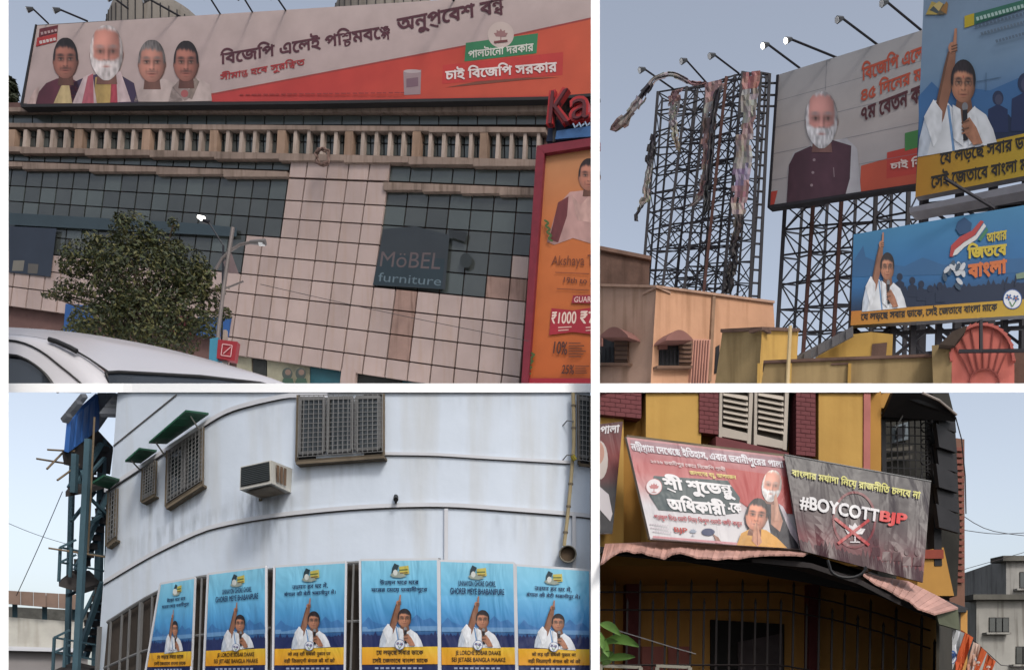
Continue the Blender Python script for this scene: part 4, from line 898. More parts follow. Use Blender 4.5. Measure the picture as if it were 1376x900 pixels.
p.line([(1120, 225), (1121, 238)], 1.2, (140, 120, 126)); fig_head(p, 1104, 160, 20.5, 32, (178, 128, 122), (186, 182, 186), (206, 204, 208), bald=.24, glasses=False); p.build('portrait', h2)
tw = [((1055, 276), (1040, 521), 30.5), ((1093, 269), (1076, 521), 30), ((1131, 263), (1116, 521), 29.5), ((1177, 256), (1168, 521), 28.8), ((1221, 249), (1214, 521), 28)]
bw_ = [((1078, 280), (1062, 521), 33.5), ((1112, 272), (1098, 521), 33), ((1150, 266), (1138, 521), 32.5), ((1198, 258), (1190, 521), 31.8), ((1238, 252), (1232, 521), 31)]
lattice(h2, tw, bw_, 7, .12, .05, 9, (1, 2)); setbase(h2, P(1130, 518, 30))
b = MB(); 
for y in (112, 128, 143): b.beam(P(1022, y, 29.6), SH.at(1046, y, -.2), .05)
b.build('tie_bar', M_steel, h2)
h2.children[-1].location = -h2.location
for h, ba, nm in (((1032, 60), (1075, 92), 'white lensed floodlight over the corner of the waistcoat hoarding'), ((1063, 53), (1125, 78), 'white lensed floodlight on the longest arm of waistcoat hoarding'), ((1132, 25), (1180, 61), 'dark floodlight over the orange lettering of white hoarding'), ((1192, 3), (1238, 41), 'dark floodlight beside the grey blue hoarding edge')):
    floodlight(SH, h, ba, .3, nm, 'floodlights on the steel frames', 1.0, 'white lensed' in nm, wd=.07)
# ---- grey blue hoarding
SD = vplane(1230, 24, 1400, 22)
h3 = thing('hoarding', 'grey blue hoarding with a woman in white holding a microphone', 'hoarding')
q = [(1242, -20), (1410, -60), (1410, 230), (1230, 265)]
slab_obj('panel', SD, q, .25, MATS['hoarding_back'], h3)
p = Print(SD, PM); p.grad(q, [(0, (122, 142, 164)), (.45, (118, 146, 174)), (.62, (70, 112, 160)), (.75, (38, 62, 104)), (1, (30, 44, 70))], 6, 12); p.build('printed_sheet', h3)
p = Print(SD, PM); p.l = .012
p.poly([(1234, 130), (1252, 110), (1270, 128), (1300, 118), (1330, 122), (1380, 100), (1400, 110), (1400, 190), (1236, 215)], (62, 106, 156))
crowd(p, 1310, 1400, 172, 150, (205, 190), (30, 44, 74), 18, 12, seed=3)
for x, y, r_ in ((1341, 132, 10), (1378, 112, 14)): p.ell(x, y, r_*.75, r_, (42, 54, 84)); p.poly([(x-r_*1.4, y+r_*4.6), (x-r_*1.3, y+r_*1.5), (x, y+r_*.8), (x+r_*1.3, y+r_*1.5), (x+r_*1.4, y+r_*4.6)], (36, 50, 88)); p.ell(x+1, y+2, r_*.5, r_*.7, (70, 74, 100))
p.line([(1312, 110), (1345, 104)], 1, (80, 110, 140)); p.line([(1325, 98), (1325, 122)], 1, (80, 110, 140)); p.build('printed_crowd', h3)
p = Print(SD, PM); p.l = .02; p.poly([(1233, 211), (1410, 172), (1410, 230), (1230, 265)], [(176, 126, 40), (190, 164, 50), (190, 164, 50), (176, 126, 40)]); p.build('slogan_strip', h3); p = Print(SD, PM); p.l = .02; p.poly([(1296, 22), (1376, 0), (1410, -10), (1410, 3), (1376, 12), (1296, 38)], (52, 110, 92)); p.poly([(1296, 22), (1309, 18), (1309, 34), (1296, 38)], (180, 160, 40)); p.build('green_strip', h3)
p = Print(SD, PM); p.l = .028
p.text('যে লড়ছে সবার ডাকে', [(1263, 205), (1398, 178), (1398, 200), (1263, 226)], (44, 40, 36), .026); p.text('সেই জেতাবে বাংলা মাকে', [(1251, 230), (1402, 202), (1402, 226), (1251, 255)], (44, 40, 36), .026)
for j in range(18): p.line([(1310+j*5, 36-j*1.3), (1313.4+j*5, 35-j*1.3)], 4, (90, 108, 128)); p.line([(1318+j*4.4, 46-j*1.2), (1321+j*4.4, 45-j*1.2)], 4, (96, 114, 132))
for j in range(14): p.line([(1338+j*4.4, 56-j*1.2), (1341+j*4.4, 55-j*1.2)], 4, (90, 108, 128)); p.line([(1312+j*5, 26-j*1.4), (1315.4+j*5, 25-j*1.4)], 5, (170, 196, 190))
p.build('lettering', h3)
p = Print(SD, PM); p.l = .028
for j, c in enumerate(((170, 150, 80), (70, 80, 84), (190, 170, 110), (96, 88, 70), (150, 110, 60))): p.poly([(1244+j*5, 20-(j % 3)*6), (1252+j*5, 2+(j % 2)*4), (1262+j*3, 6), (1260+j*3, 20)], c)
p.build('flag_emblem', h3)
p = Print(SD, PM); p.l = .028; fig_raised(p, (1233, 38, 1340, 202), -.17); p.build('portrait', h3)
b = MB(); slab(b, SD, [(1222, 279), (1390, 243), (1390, 254), (1222, 286)], .5, .5); b.build('catwalk', mat('grey_steel', (132, 132, 140), .6, .2), h3)
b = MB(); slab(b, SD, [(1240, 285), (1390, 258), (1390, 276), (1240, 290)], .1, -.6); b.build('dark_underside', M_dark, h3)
for x in (1243, 1290, 1335, 1380): b = MB(); b.beam(SD.at(x, 235, -.4), SD.at(x-6, 521, -.4), .18); b.build('post', M_steel, h3)
b = MB()
for k in range(6):
    for x in (1243, 1290, 1335): y = 275+k*40; b.beam(SD.at(x, y, -.5), SD.at(x+45, y-5, -.5), .08); b.beam(SD.at(x, y, -.5), SD.at(x+45, y+34, -.5), .07)
b.build('bracing', M_steel, h3); setbase(h3, SD.at(1300, 518, -.4))
# ---- deep blue hoarding
SE = vplane(1143, 21.5, 1400, 20.3)
h4 = thing('hoarding', 'deep blue hoarding with yellow slogan strip above the coral arch', 'hoarding')
q = [(1147, 315), (1404, 271), (1404, 422), (1143, 437)]
slab_obj('panel', SE, q, .2, MATS['hoarding_back'], h4)
p = Print(SE, PM); p.grad(q, [(0, (56, 122, 164)), (.35, (44, 108, 160)), (.6, (40, 98, 150)), (.8, (26, 52, 84)), (1, (26, 36, 60))], 8, 12); p.build('printed_sheet', h4)
p = Print(SE, PM); p.l = .012
p.poly([(1146, 352), (1160, 330), (1163, 345), (1180, 352), (1215, 358), (1240, 346), (1268, 356), (1300, 350), (1404, 346), (1404, 366), (1146, 372)], (46, 96, 142))
crowd(p, 1200, 1404, 392, 378, (414, 400), (24, 40, 66), 62, 9, seed=5)
for x, y in ((1209, 372), (1226, 377), (1238, 382), (1250, 388), (1263, 384)): p.ell(x, y, 4, 5, (22, 38, 64)); p.poly([(x-6, y+22), (x-6, y+8), (x, y+4), (x+6, y+8), (x+7, y+22)], (22, 38, 64))
p.line([(1350, 388), (1354, 372)], 2, (24, 40, 66)); p.line([(1364, 384), (1366, 368)], 2, (24, 40, 66)); p.poly([(1365, 368), (1390, 362), (1390, 372), (1366, 375)], (120, 140, 120)); p.build('printed_crowd', h4)
p = Print(SE, PM); p.l = .02; p.poly([(1144, 418), (1404, 400), (1404, 422), (1143, 437)], [(184, 116, 44), (188, 160, 52), (188, 160, 52), (184, 124, 46)]); p.build('slogan_strip', h4)
p = Print(SE, PM); p.l = .028; p.text('যে লড়ছে সবার ডাকে, সেই জেতাবে বাংলা মাকে', [(1157, 418), (1340, 404), (1340, 420), (1157, 433)], (42, 38, 36), .03)
p.text('আবার', [(1326, 313), (1353, 308), (1353, 322), (1326, 327)], (190, 170, 60), .035); p.text('জিতবে', [(1300, 327), (1353, 321), (1353, 343), (1300, 349)], (200, 178, 60), .045); p.text('বাংলা', [(1301, 354), (1353, 347), (1353, 369), (1301, 376)], (200, 110, 60), .05); p.build('lettering', h4)
p = Print(SE, PM); p.l = .028
p.poly([(1287, 298), (1296, 292), (1306, 300), (1304, 312), (1290, 316), (1284, 308)], (30, 70, 110)); p.poly([(1276, 345), (1278, 330), (1290, 318), (1306, 310), (1318, 296), (1322, 298), (1310, 316), (1294, 326), (1282, 338), (1281, 345)], (170, 60, 60)); p.poly([(1280, 344), (1283, 336), (1295, 326), (1311, 316), (1322, 300), (1325, 304), (1312, 322), (1296, 332), (1286, 342)], (206, 206, 206)); p.poly([(1314, 322), (1326, 305), (1328, 310), (1318, 324)], (60, 120, 90))
rr = random.Random(8)
for j in range(16): x, y = 1284+rr.gauss(0, 8), 362+rr.gauss(0, 9); p.ell(x, y, 3, 6, (196, 200, 206) if j % 3 else (60, 80, 100), n=8, rot=rr.uniform(-50, 50))
p.build('flag_emblem', h4); p = Print(SE, PM); p.l = .028; twin_flower(p, 1360.5, 402, 13); p.build('round_emblem', h4)
p = Print(SE, PM); p.l = .028; fig_raised(p, (1158, 312, 1218, 416), -.1); p.build('portrait', h4)
b = MB()
for x in (1146, 1200, 1227, 1262, 1310, 1350): b.beam(SE.at(x, 405, -.35), SE.at(x-2, 521, -.35), .13)
for x in (1146, 1200, 1262, 1310): b.beam(SE.at(x, 440, -.35), SE.at(x+50, 480, -.35), .07); b.beam(SE.at(x+50, 440, -.35), SE.at(x, 480, -.35), .07)
b.beam(SE.at(1146, 450, -.35), SE.at(1390, 440, -.35), .08); b.build('support_frame', M_steel, h4)
b = MB(); b.beam(SE.at(1270, 240, .8), SE.at(1336, 280, -.1), .05); b.build('strut', M_steel, h4); setbase(h4, SE.at(1270, 518, -.35))
print('UR ok')
# ================================================================== LOWER LEFT: curved white building
M_wall = mat('white_plaster', (208, 218, 231), .85, .08, .7, .2, streak=.10, g=.74); M_wtrim = mat('white_trim', (214, 216, 222), .8, .08, 1.5)
M_groove_shade = mat('groove_shade', (96, 92, 90), .9, .3, 3); M_wood = mat('old_wood', (118, 106, 90), .85, .35, 4, .2); M_bar = mat('grille_bar', (128, 128, 128), .6, .2, metal=.2)
M_dirt = mat('rain_stain', (176, 172, 170), .95, .25, 3)
WS = Curve(wd_, .0025)
wb = thing('white_building', 'curved white plastered building with grilled windows and posters', 'building')
xl = lambda y: 158-.075*(y-527)
rows = []
ys = list(range(524, 925, 20))
for y in ys: x0 = xl(y); rows.append([WS.at(x0+(793-x0)*k/60, y) for k in range(61)])
rows.append([Vector((q.x, q.y, 0)) for q in rows[-1]])
b = MB(); b.grid(rows)
lft = [r[0] for r in rows]; b.grid([lft, [q+Vector((-.25, 4, 0)) for q in lft]])          # flank going back
rgt = [r[-1] for r in rows]; b.grid([rgt, [q+Vector((0, 3.2, 0)) for q in rgt]])
b.grid([rows[0], [q+Vector((0, 3.2, -.0)) for q in rows[0]]]); b.build('wall', M_wall, wb, False)
def moulding(pts, h, off, m, name='moulding', n=40):
    d = dense([(x, y, 0) for x, y in pts], n); b = MB(); g = [[], [], [], []]
    for x, y, _ in d:
        y = max(y, 528); g[0].append(WS.at(x, y, -.02)); g[1].append(WS.at(x, y, off)); g[2].append(WS.at(x, y+h, off)); g[3].append(WS.at(x, y+h, -.02))
    b.grid(g); b.build(name, m, wb)
moulding([(140, 655), (180, 629), (222, 601), (260, 576), (300, 551), (340, 538), (393, 527), (440, 521)], 6, .035, M_wtrim); moulding([(141, 662), (181, 636), (223, 608), (261, 582), (301, 557.5), (341, 544), (400, 531)], 1.6, .012, M_groove_shade, 'groove_shade')  # thin dark strip paints the shade under the ledge
moulding([(152, 598), (195, 563), (237, 529)], 1.8, .015, M_groove_shade, 'groove_shade')
moulding([(517, 607), (583, 608), (650, 612), (720, 616), (771, 619)], 4, .025, M_wtrim); moulding([(517, 611), (583, 612), (650, 616), (720, 620), (771, 623)], 1.3, .012, M_groove_shade, 'groove_shade')
B4 = [(139, 779), (200, 743), (264, 712), (300, 701), (350, 692), (414, 684), (500, 677), (597, 675), (690, 681), (767, 687), (793, 690)]
moulding(B4, 5.5, .03, M_wtrim); moulding([(x, y+5.7) for x, y in B4], 1.8, .012, M_groove_shade, 'groove_shade')
moulding([(597, 683), (599, 683), (602, 683)], 72, .03, M_wtrim, 'pilaster_strip', 6); moulding([(769, 690), (771, 690), (774, 690)], 74, .03, M_wtrim, 'pilaster_strip', 6)
moulding([(262, 560), (262.4, 560), (262.9, 560)], 4, .01, M_groove_shade, 'groove_shade', 4)
def grille_window(quad, nx, ny, npane, sill=True, depth=.13, barw=.0065, mw=.02, lab=None):
    w_ = MB(); f = [WS.at(*q, .012) for q in quad]; w_.prism(f, [q+Vector((0, .05, 0)) for q in f]); w_ = w_.build('window', M_dark, wb)
    for k in range(npane):
        u0, u1 = k/npane+.02, (k+1)/npane-.03
        pq = [bil(quad, u0, .05), bil(quad, u1, .05), bil(quad, u1, .88), bil(quad, u0, .88)]
        slab_obj('pane', WS, pq, .02, MATS['window_pane'], w_, .035)
        for pp in (pq[0:2], pq[1:3], pq[2:4], [pq[3], pq[0]]): b = MB(); b.beam(WS.at(*pp[0], .045), WS.at(*pp[1], .045), .03); b.build('pane_frame', M_bar, w_)
    b = MB()
    for k in range(nx+1): b.beam(WS.at(*bil(quad, k/nx, 0), depth), WS.at(*bil(quad, k/nx, .93), depth), barw, 4)
    for k in range(ny+1): b.beam(WS.at(*bil(quad, 0, k/ny*.93), depth), WS.at(*bil(quad, 1, k/ny*.93), depth), barw, 4)
    for u, v in ((0, 0), (1, 0), (0, .93), (1, .93)): b.beam(WS.at(*bil(quad, u, v), 0), WS.at(*bil(quad, u, v), depth), barw*2)
    b.build('grille', M_bar, w_)['kind'] = 'stuff'
    b = MB()
    for (u0, v0), (u1, v1) in (((-.01, 0), (-.01, 1)), ((1.01, 0), (1.01, 1)), ((-.02, 1), (1.02, 1))): b.beam(WS.at(*bil(quad, u0, v0), .06), WS.at(*bil(quad, u1, v1), .06), mw*1.4)
    b.build('frame', M_wood, w_)
    if sill: slab_obj('sill', WS, [bil(quad, -.02, 1.0), bil(quad, 1.02, 1.0), bil(quad, 1.02, 1.04), bil(quad, -.02, 1.04)], .15, M_wood, w_, .13)
    return w_
mat('window_pane', (52, 58, 60), .12, .3, 1.5, spec=.6)
grille_window([(402, 531), (514, 529), (514, 612), (400, 620)], 17, 13, 3)
grille_window([(777, 530), (794, 532), (793, 626), (778, 624)], 3, 13, 1, False)
grille_window([(226, 605), (272, 574), (271, 650), (224, 680)], 10, 13, 2)
grille_window([(193, 629), (209, 619), (207, 665), (191, 674)], 5, 10, 1)
grille_window([(147, 662), (157, 656), (155, 724), (144, 733)], 3, 10, 1)
# band of grilled openings behind the posters
top = [(112, 852), (145, 836), (205, 799), (262, 777), (360, 766), (465, 757), (592, 752)]
td = dense([(x, y, 0) for x, y in top if x > 130], 24)
b = MB(); g = [[WS.at(x, y, .02) for x, y, _ in td], [WS.at(x-8, 925, .02) for x, y, _ in td]]; b.grid(g); gal = b.build('opening_band', mat('gallery_dark', (74, 66, 60), .9, .35, 3), wb)
b = MB(); b.tube([WS.at(x, y, .10) for x, y, _ in td], .045, 6); b.build('top_rail', M_bar, gal)
b = MB(); b.tube([WS.at(x-5, y+78 if x > 230 else y+60+(x-140)*.2, .10) for x, y, _ in td], .03, 6); b.build('lower_rail', M_bar, gal)
for k in range(34):
    x = 134+k*13.6+(k % 3)*1.5; y = lerp(top, x); b = MB(); b.beam(WS.at(x, y, .11), WS.at(x-5, 925, .11), .018 if k % 4 else .035); b.build('upright_bar', M_bar, gal)
# grime washed down the plaster
m = bpy.data.materials.new('wall_grime'); m.use_nodes = True; n_ = m.node_tree; pb = n_.nodes['Principled BSDF']; pb.inputs['Base Color'].default_value = (.10, .092, .08, 1); pb.inputs['Roughness'].default_value = .95
at = n_.nodes.new('ShaderNodeAttribute'); at.attribute_name = 'ink'; tc = n_.nodes.new('ShaderNodeTexCoord'); mp = n_.nodes.new('ShaderNodeMapping'); mp.inputs['Scale'].default_value = (9, 9, 1.6); ns = n_.nodes.new('ShaderNodeTexNoise'); ns.inputs['Scale'].default_value = 1.6; ns.inputs['Detail'].default_value = 7
n_.links.new(tc.outputs['Object'], mp.inputs[0]); n_.links.new(mp.outputs[0], ns.inputs['Vector']); mr = n_.nodes.new('ShaderNodeMapRange'); mr.inputs[1].default_value = .42; mr.inputs[2].default_value = .75; n_.links.new(ns.outputs[0], mr.inputs[0])
mu = n_.nodes.new('ShaderNodeMath'); mu.operation = 'MULTIPLY'; n_.links.new(at.outputs['Fac'], mu.inputs[0]); n_.links.new(mr.outputs[0], mu.inputs[1]); n_.links.new(mu.outputs[0], pb.inputs['Alpha'])
M_grime = m
def stain(x0, x1, y0, y1, k, sl=0):
    b = MB(); N = 8
    for j in range(N):
        for i_ in range(N):
            us = [(i_/N, j/N), ((i_+1)/N, j/N), ((i_+1)/N, (j+1)/N), (i_/N, (j+1)/N)]
            b.face([WS.at(x0+(x1-x0)*u, y0+(y1-y0)*v+sl*(u-.5)*(x1-x0), .006) for u, v in us], [[.55*k*math.sin(math.pi*u)**.6*(1-v)**1.1*min(1, v*8+.2)]*3 for u, v in us])
    b.build('grime', M_grime, wb)
for a_ in ((318, 400, 655, 765, .9), (300, 350, 660, 740, .5), (222, 275, 655, 735, .7, -.6), (188, 212, 668, 720, .6, -.5), (396, 520, 618, 668, .55), (140, 330, 700, 770, .45, -.35), (520, 640, 612, 650, .25), (740, 793, 622, 690, .45), (500, 600, 684, 745, .3), (620, 760, 690, 750, .3), (150, 215, 600, 660, .35, -.7), (330, 400, 540, 600, .25), (560, 760, 530, 570, .2), (160, 300, 640, 760, .3, -.5)): stain(*a_)
setbase(wb, (WS.at(450, 900).x, 9.0, 0))
# green tin awnings, each a thing fixed to the wall
M_grn = mat('green_tin', (34, 92, 66), .5, .25, 2, rnd=.1); M_rod = mat('awning_rod', (170, 168, 160), .6, .2)
def awning(quad, n, label, rods):
    t = thing('window_awning', label, 'awning')
    for k in range(n):
        u0, u1 = k/n, (k+1)/n-.01; b = MB(); f = []
        for u, v in ((u0, 0), (u1, 0), (u1, 1), (u0, 1)):
            x, y = bil(quad, u, v); f.append(WS.at(x, y, .04+(.48 if v < .5 else .0)*1.0+(.012 if k % 2 else 0)))
        b.prism(f, [q+Vector((0, 0, -.02)) for q in f]); b.build('tin_sheet', M_grn, t)
    for (x0, y0), (x1, y1) in rods: b = MB(); b.beam(WS.at(x0, y0, .4), WS.at(x1, y1, .02), .018, 5); b.build('rod', M_rod, t)
    setbase(t, WS.at(*bil(quad, .5, 1)))
awning([(200, 593), (250, 550), (281, 554), (224, 594)], 5, 'large green tin awning over the tall grilled window', [((252, 553), (271, 582)), ((208, 592), (225, 617))])
awning([(168, 618), (187, 601), (211, 604), (189, 620)], 3, 'small green tin awning over the narrow grilled window', [((176, 618), (189, 632))])
awning([(124, 647), (140, 637), (161, 643), (146, 655)], 3, 'dark green tin awning at the building end by the stair', [])
# air conditioner
M_acw = mat('ac_white', (206, 204, 196), .5, .15, 3); M_acd = mat('ac_grille', (44, 50, 54), .6, .3, 6)
ac = thing('air_conditioner', 'box air conditioner with a dark grille jutting from the wall', 'air conditioner')
V = dict(a=P(323, 627, 8.72), b=P(364, 618, 8.66), c=P(365, 649, 8.66), d=P(322, 658, 8.72), e=P(394, 630, 9.16), f=P(392, 662, 9.16), g=P(350, 670, 9.2), h=P(352, 639, 9.2))
b = MB(); b.prism([V[k] for k in 'abcd'], [V[k] for k in 'hefg']); b.build('casing', M_acw, ac)
ins = lambda u, v, q, o: tuple(q[0].lerp(q[1], u).lerp(q[3].lerp(q[2], u), v)+o)
fq = [V[k] for k in 'abcd']; of = Vector((0, -.01, 0)); b = MB(); b.face([ins(u, v, fq, of) for u, v in ((.04, .05), (.96, .05), (.96, .88), (.04, .88))]); b.build('front_grille', M_acd, ac)
for k in range(10): b = MB(); b.beam(ins(.05, .1+k*.08, fq, of*1.6), ins(.95, .1+k*.08, fq, of*1.6), .008); b.build('fin', mat('ac_fin', (70, 76, 78), .5, .2), ac)
sq = [V[k] for k in 'befc']; os_ = Vector((.012, -.008, 0))
for k in range(3): u = .2+k*.17; b = MB(); b.face([ins(*q, sq, os_) for q in ((u, .12), (u+.12, .12), (u+.12, .85), (u, .85))]); b.build('side_vent', mat('ac_rust', (120, 96, 76), .8, .4, 6), ac)
bq = [V[k] for k in 'dcfg']; ob = Vector((0, -.002, -.012)); b = MB(); b.face([ins(*q, bq, ob) for q in ((.08, .15), (.92, .1), (.9, .85), (.1, .9))]); b.build('base_plate', mat('ac_base', (132, 120, 104), .8, .4, 6), ac)
b = MB(); b.beam(V['g'], P(348, 676, 9.35), .03); b.beam(V['f'], P(391, 668, 9.3), .03); b.build('bracket', M_wood, ac); setbase(ac, V['g'])
# bamboo downpipe with a pot at its foot
pp = thing('downpipe', 'jointed bamboo coloured pipe tied to the wall by the corner window', 'pipe')
M_bam = mat('bamboo', (176, 160, 124), .7, .2, 5)
pts = [(770, 528), (771, 560), (771, 600), (769, 622), (766, 660), (762, 700), (758, 733)]; b = MB(); b.tube([WS.at(x, y, .09) for x, y in pts], .038, 8); b.build('pipe', M_bam, pp)
for x, y in ((771, 545), (771, 575), (770, 612), (767, 650), (764, 680), (760, 715)): b = MB(); b.beam(WS.at(x, y-1.2, .09), WS.at(x-.1, y+1.2, .09), .052, 8); b.build('joint', M_wood, pp)
for y in (566, 612): b = MB(); b.tube([WS.at(771, y, .12), WS.at(762, y-1, .06), WS.at(756, y+6, .0)], .012, 5); b.build('tie', M_bar, pp)
b = MB(); b.beam(WS.at(769, 612, .13), WS.at(773, 618, .13), .05, 6); b.build('cloth_knot', mat('yellow_cloth', (150, 136, 50), .9, .2), pp); setbase(pp, WS.at(758, 733, .09))
pot = thing('round_vent', 'round grey vent pipe mouth below the bamboo pipe', 'vent'); cx, cy = 763, 744
ring = lambda r, o: [WS.at(cx+math.cos(2*math.pi*k/24)*r, cy+math.sin(2*math.pi*k/24)*r, o) for k in range(25)]
b = MB(); b.grid([ring(12, -.02), ring(12, .13), ring(10.6, .13), ring(9.6, .06)]); b.build('rim', mat('vent_grey', (112, 108, 98), .8, .25, 4), pot, True)
b = MB(); b.face(ring(9.7, .06)[:-1]); b.build('mouth', mat('vent_mouth', (96, 80, 64), .9, .5, 5), pot); setbase(pot, WS.at(763, 756))
cc = thing('security_camera', 'tiny black security camera on the white moulding', 'camera')
b = MB(); b.beam(WS.at(532, 667, .02), WS.at(532, 671, .1), .05, 8); b.build('body', M_rub, cc); b = MB(); b.beam(WS.at(532, 671, .04), WS.at(532, 676, .04), .02); b.build('bracket', M_rub, cc); setbase(cc, WS.at(532, 676))
# ---- posters
PP = print_mat('glossy_poster', .32, .05, 1.0, .5)
LN = {'bn': (['উন্নয়ন ঘরে ঘরে', 'ঘরের মেয়ে ভবানীপুরে'], ['যে লড়ছে সবার ডাকে', 'সেই জেতাবে বাংলা মাকে']), 'en': (['UNNAYON GHORE GHORE,', 'GHORER MEYE BHABANIPURE'], ['JE LORCHE SOBAR DAAKE', 'SEI JETABE BANGLA MAAKE']), 'hi': (['उन्नयन हर घर में,', 'बंगाल की बेटी भबानीपुर में।'], ['जो लड़ रही सबकी पुकार पर', 'वही जिताएगी बंगाल की मां को'])}
def poster(quad, lang, label, seed):
    r = random.Random(seed); ph_ = [r.uniform(0, 6) for _ in range(4)]; x0, x1 = quad[0][0], quad[1][0]; bot = max(quad[2][1], quad[3][1])
    def dep(px, py): u = (px-x0)/(x1-x0); v = (py-quad[0][1])/150; return wd_(x0)*(1-u)+wd_(x1)*u-.17+.0015*math.sin(u*5+v*3+ph_[0])
    S = Curve(dep, .0005); t = thing('poster', label, 'poster', 'blue campaign posters along the white building')
    nu, nv = 8, 12; rows = [[S.at(*bil(quad, i/nu, j/nv), .0) for i in range(nu+1)] for j in range(nv+1)]
    b = MB(); b.grid(rows); b.grid([[q+Vector((0, .03, 0)) for q in rr_] for rr_ in rows]); b.build('backing', M_wtrim, t)
    b = MB()
    for a_, c_ in ((0, 1), (1, 2), (3, 0)): b.tube([S.at(quad[a_][0]+(quad[c_][0]-quad[a_][0])*k/6, quad[a_][1]+(quad[c_][1]-quad[a_][1])*k/6, .0) for k in range(7)], .022, 4)
    b.build('frame', M_wtrim, t)
    hh = (bot-quad[0][1])/1.03; q2 = [bil(quad, .015, .008), bil(quad, .985, .008), bil(quad, .985, 1), bil(quad, .015, 1)]
    X = lambda u, v: bil(quad, u, v)
    p = Print(S, PP); p.l = .014; p.grad(q2, [(0, (138, 205, 232)), (.22, (114, 190, 228)), (.42, (82, 158, 212)), (.58, (62, 124, 184)), (.66, (36, 62, 112)), (.76, (30, 40, 86)), (1, (30, 38, 84))], 8, 14); p.build('printed_sheet', t)
    p = Print(S, PP); p.l = .018; rr_ = random.Random(seed+5)
    p.poly([X(.02, .55), X(.1, .49), X(.16, .53), X(.3, .56), X(.5, .55), X(.66, .51), X(.72, .47), X(.8, .52), X(.9, .5), X(.98, .55), X(.98, .60), X(.02, .61)], (62, 118, 176)); p.poly([X(.02, .575), X(.98, .57), X(.98, .61), X(.02, .615)], (104, 150, 196))
    top_ = []
    for k in range(41): top_.append(X(.02+.96*k/40, .65-(rr_.random()*.045 if k % 2 else .0)))
    p.poly(top_+[X(.98, .77), X(.02, .77)], (32, 44, 92)); p.build('printed_crowd', t)
    p = Print(S, PP); p.l = .022; p.poly([X(.015, .75), X(.985, .745), X(.985, .895), X(.015, .90)], [(222, 168, 40), (226, 190, 60), (226, 160, 44), (220, 150, 40)]); p.build('slogan_strip', t)
    p = Print(S, PP); p.l = .026; up_, lo = LN[lang]
    tq = lambda u0, u1, v0, v1: [X(u0, v0), X(u1, v0), X(u1, v1), X(u0, v1)]
    p.text(up_[0], tq(.25, .75, .165, .22), (28, 52, 92), .022); p.text(up_[1], tq(.14, .86, .23, .285), (28, 52, 92), .022)
    p.text(lo[0], tq(.2, .8, .775, .825), (70, 50, 26), .026); p.text(lo[1], tq(.15, .86, .835, .885), (70, 50, 26), .026)
    for k in range(9): p.line([X(.18+k*.07, .93), X(.225+k*.07, .93)], 2.4, (150, 160, 190))
    p.build('lettering', t)
    p = Print(S, PP); p.l = .026
    p.poly([X(.44, .03), X(.5, .05), X(.47, .1), X(.4, .12), X(.41, .07)], (40, 60, 70)); p.poly([X(.5, .06), X(.62, .05), X(.63, .12), X(.5, .13)], (196, 184, 90)); p.poly([X(.38, .13), X(.46, .09), X(.6, .14), X(.52, .155), X(.42, .15)], (150, 160, 150)); p.ell(*X(.45, .11), 3, 4, (210, 214, 210)); p.line([X(.5, .09), X(.61, .085)], 1.6, (90, 110, 60)); p.line([X(.51, .115), X(.61, .11)], 1.4, (120, 90, 50)); p.build('flag_emblem', t)
    p = Print(S, PP); p.l = .026; a_, c_ = X(.24, .36), X(.80, .84); fig_raised(p, (a_[0], X(.5, .30)[1], c_[0], X(.5, .748)[1]), (quad[1][1]-quad[0][1])/(x1-x0)); p.build('portrait', t)
    p = Print(S, PP); p.l = .05; cx, cy = X(.5, .728); twin_flower(p, cx, cy, (x1-x0)*.065); p.build('round_emblem', t)
    setbase(t, S.at(*bil(quad, .5, 1)))
poster([(216, 784), (262, 776), (257, 908), (195, 908)], 'bn', 'narrow angled blue poster in Bengali next to the grilled gallery', 1)
poster([(280, 771), (358, 761), (358, 908), (274, 908)], 'en', 'blue poster in English letters between two dark gallery gaps', 2)
poster([(369, 761), (465, 755), (463, 908), (367, 908)], 'hi', 'blue poster in Hindi standing apart between two dark gallery gaps', 3)
poster([(484, 752), (588.5, 751), (590, 908), (485, 908)], 'bn', 'broad blue poster in Bengali joined to an English one', 4)
poster([(590.5, 753), (691, 756), (694, 908), (592, 908)], 'en', 'blue poster in English letters between Bengali and Hindi posters', 5)
poster([(693, 759), (793, 766), (794, 908), (695.5, 908)], 'hi', 'blue poster in Hindi below the round grey vent', 6)
# ---- steel stair tower with a blue shed
M_teal_s = mat('teal_steel', (74, 102, 114), .6, .25, 2, metal=.2); M_blue = mat('blue_sheet', (66, 118, 196), .5, .12, 1, rnd=.06); M_greyt = mat('grey_sheet', (150, 154, 162), .6, .2, 1, metal=.1)
M_plank = mat('dark_plank', (62, 58, 58), .85, .3, 3)
PT = lambda x, y, d: P(x, max(y, 527.6), 9.8+(d-12)*.7)
stt = thing('stair_tower', 'teal steel stair tower carrying a blue sheet shed', 'stair')
D0, D1 = 12.0, 13.2
for a_, c_, d, w_ in (((119, 590), (90, 940), D0, .06), ((101, 610), (99, 662), D0, .055), ((138, 590), (122, 940), D1, .07), ((98, 600), (84, 940), D1, .05), ((147, 640), (136, 940), D1, .05)):
    b = MB(); q0, q1 = PT(*a_, d), PT(*c_, d); b.beam(q0, Vector((q1.x, q1.y, 0)), w_) if c_[1] > 900 else b.beam(q0, q1, w_); b.build('post', M_teal_s, stt)
sh_ = MB()
for k in range(9):
    u0, u1 = k/9, (k+1)/9-.012; qd = [(90, 562), (129, 528), (128, 575), (86, 606)]
    f = [PT(*bil(qd, u, v), 12.0+u*.9+(.025 if k % 2 else 0)) for u, v in ((u0, 0), (u1, 0), (u1, 1), (u0, 1))]; b = MB(); b.prism(f, [q+Vector((.02, .05, 0)) for q in f]); b.build('blue_sheet', M_blue, stt)
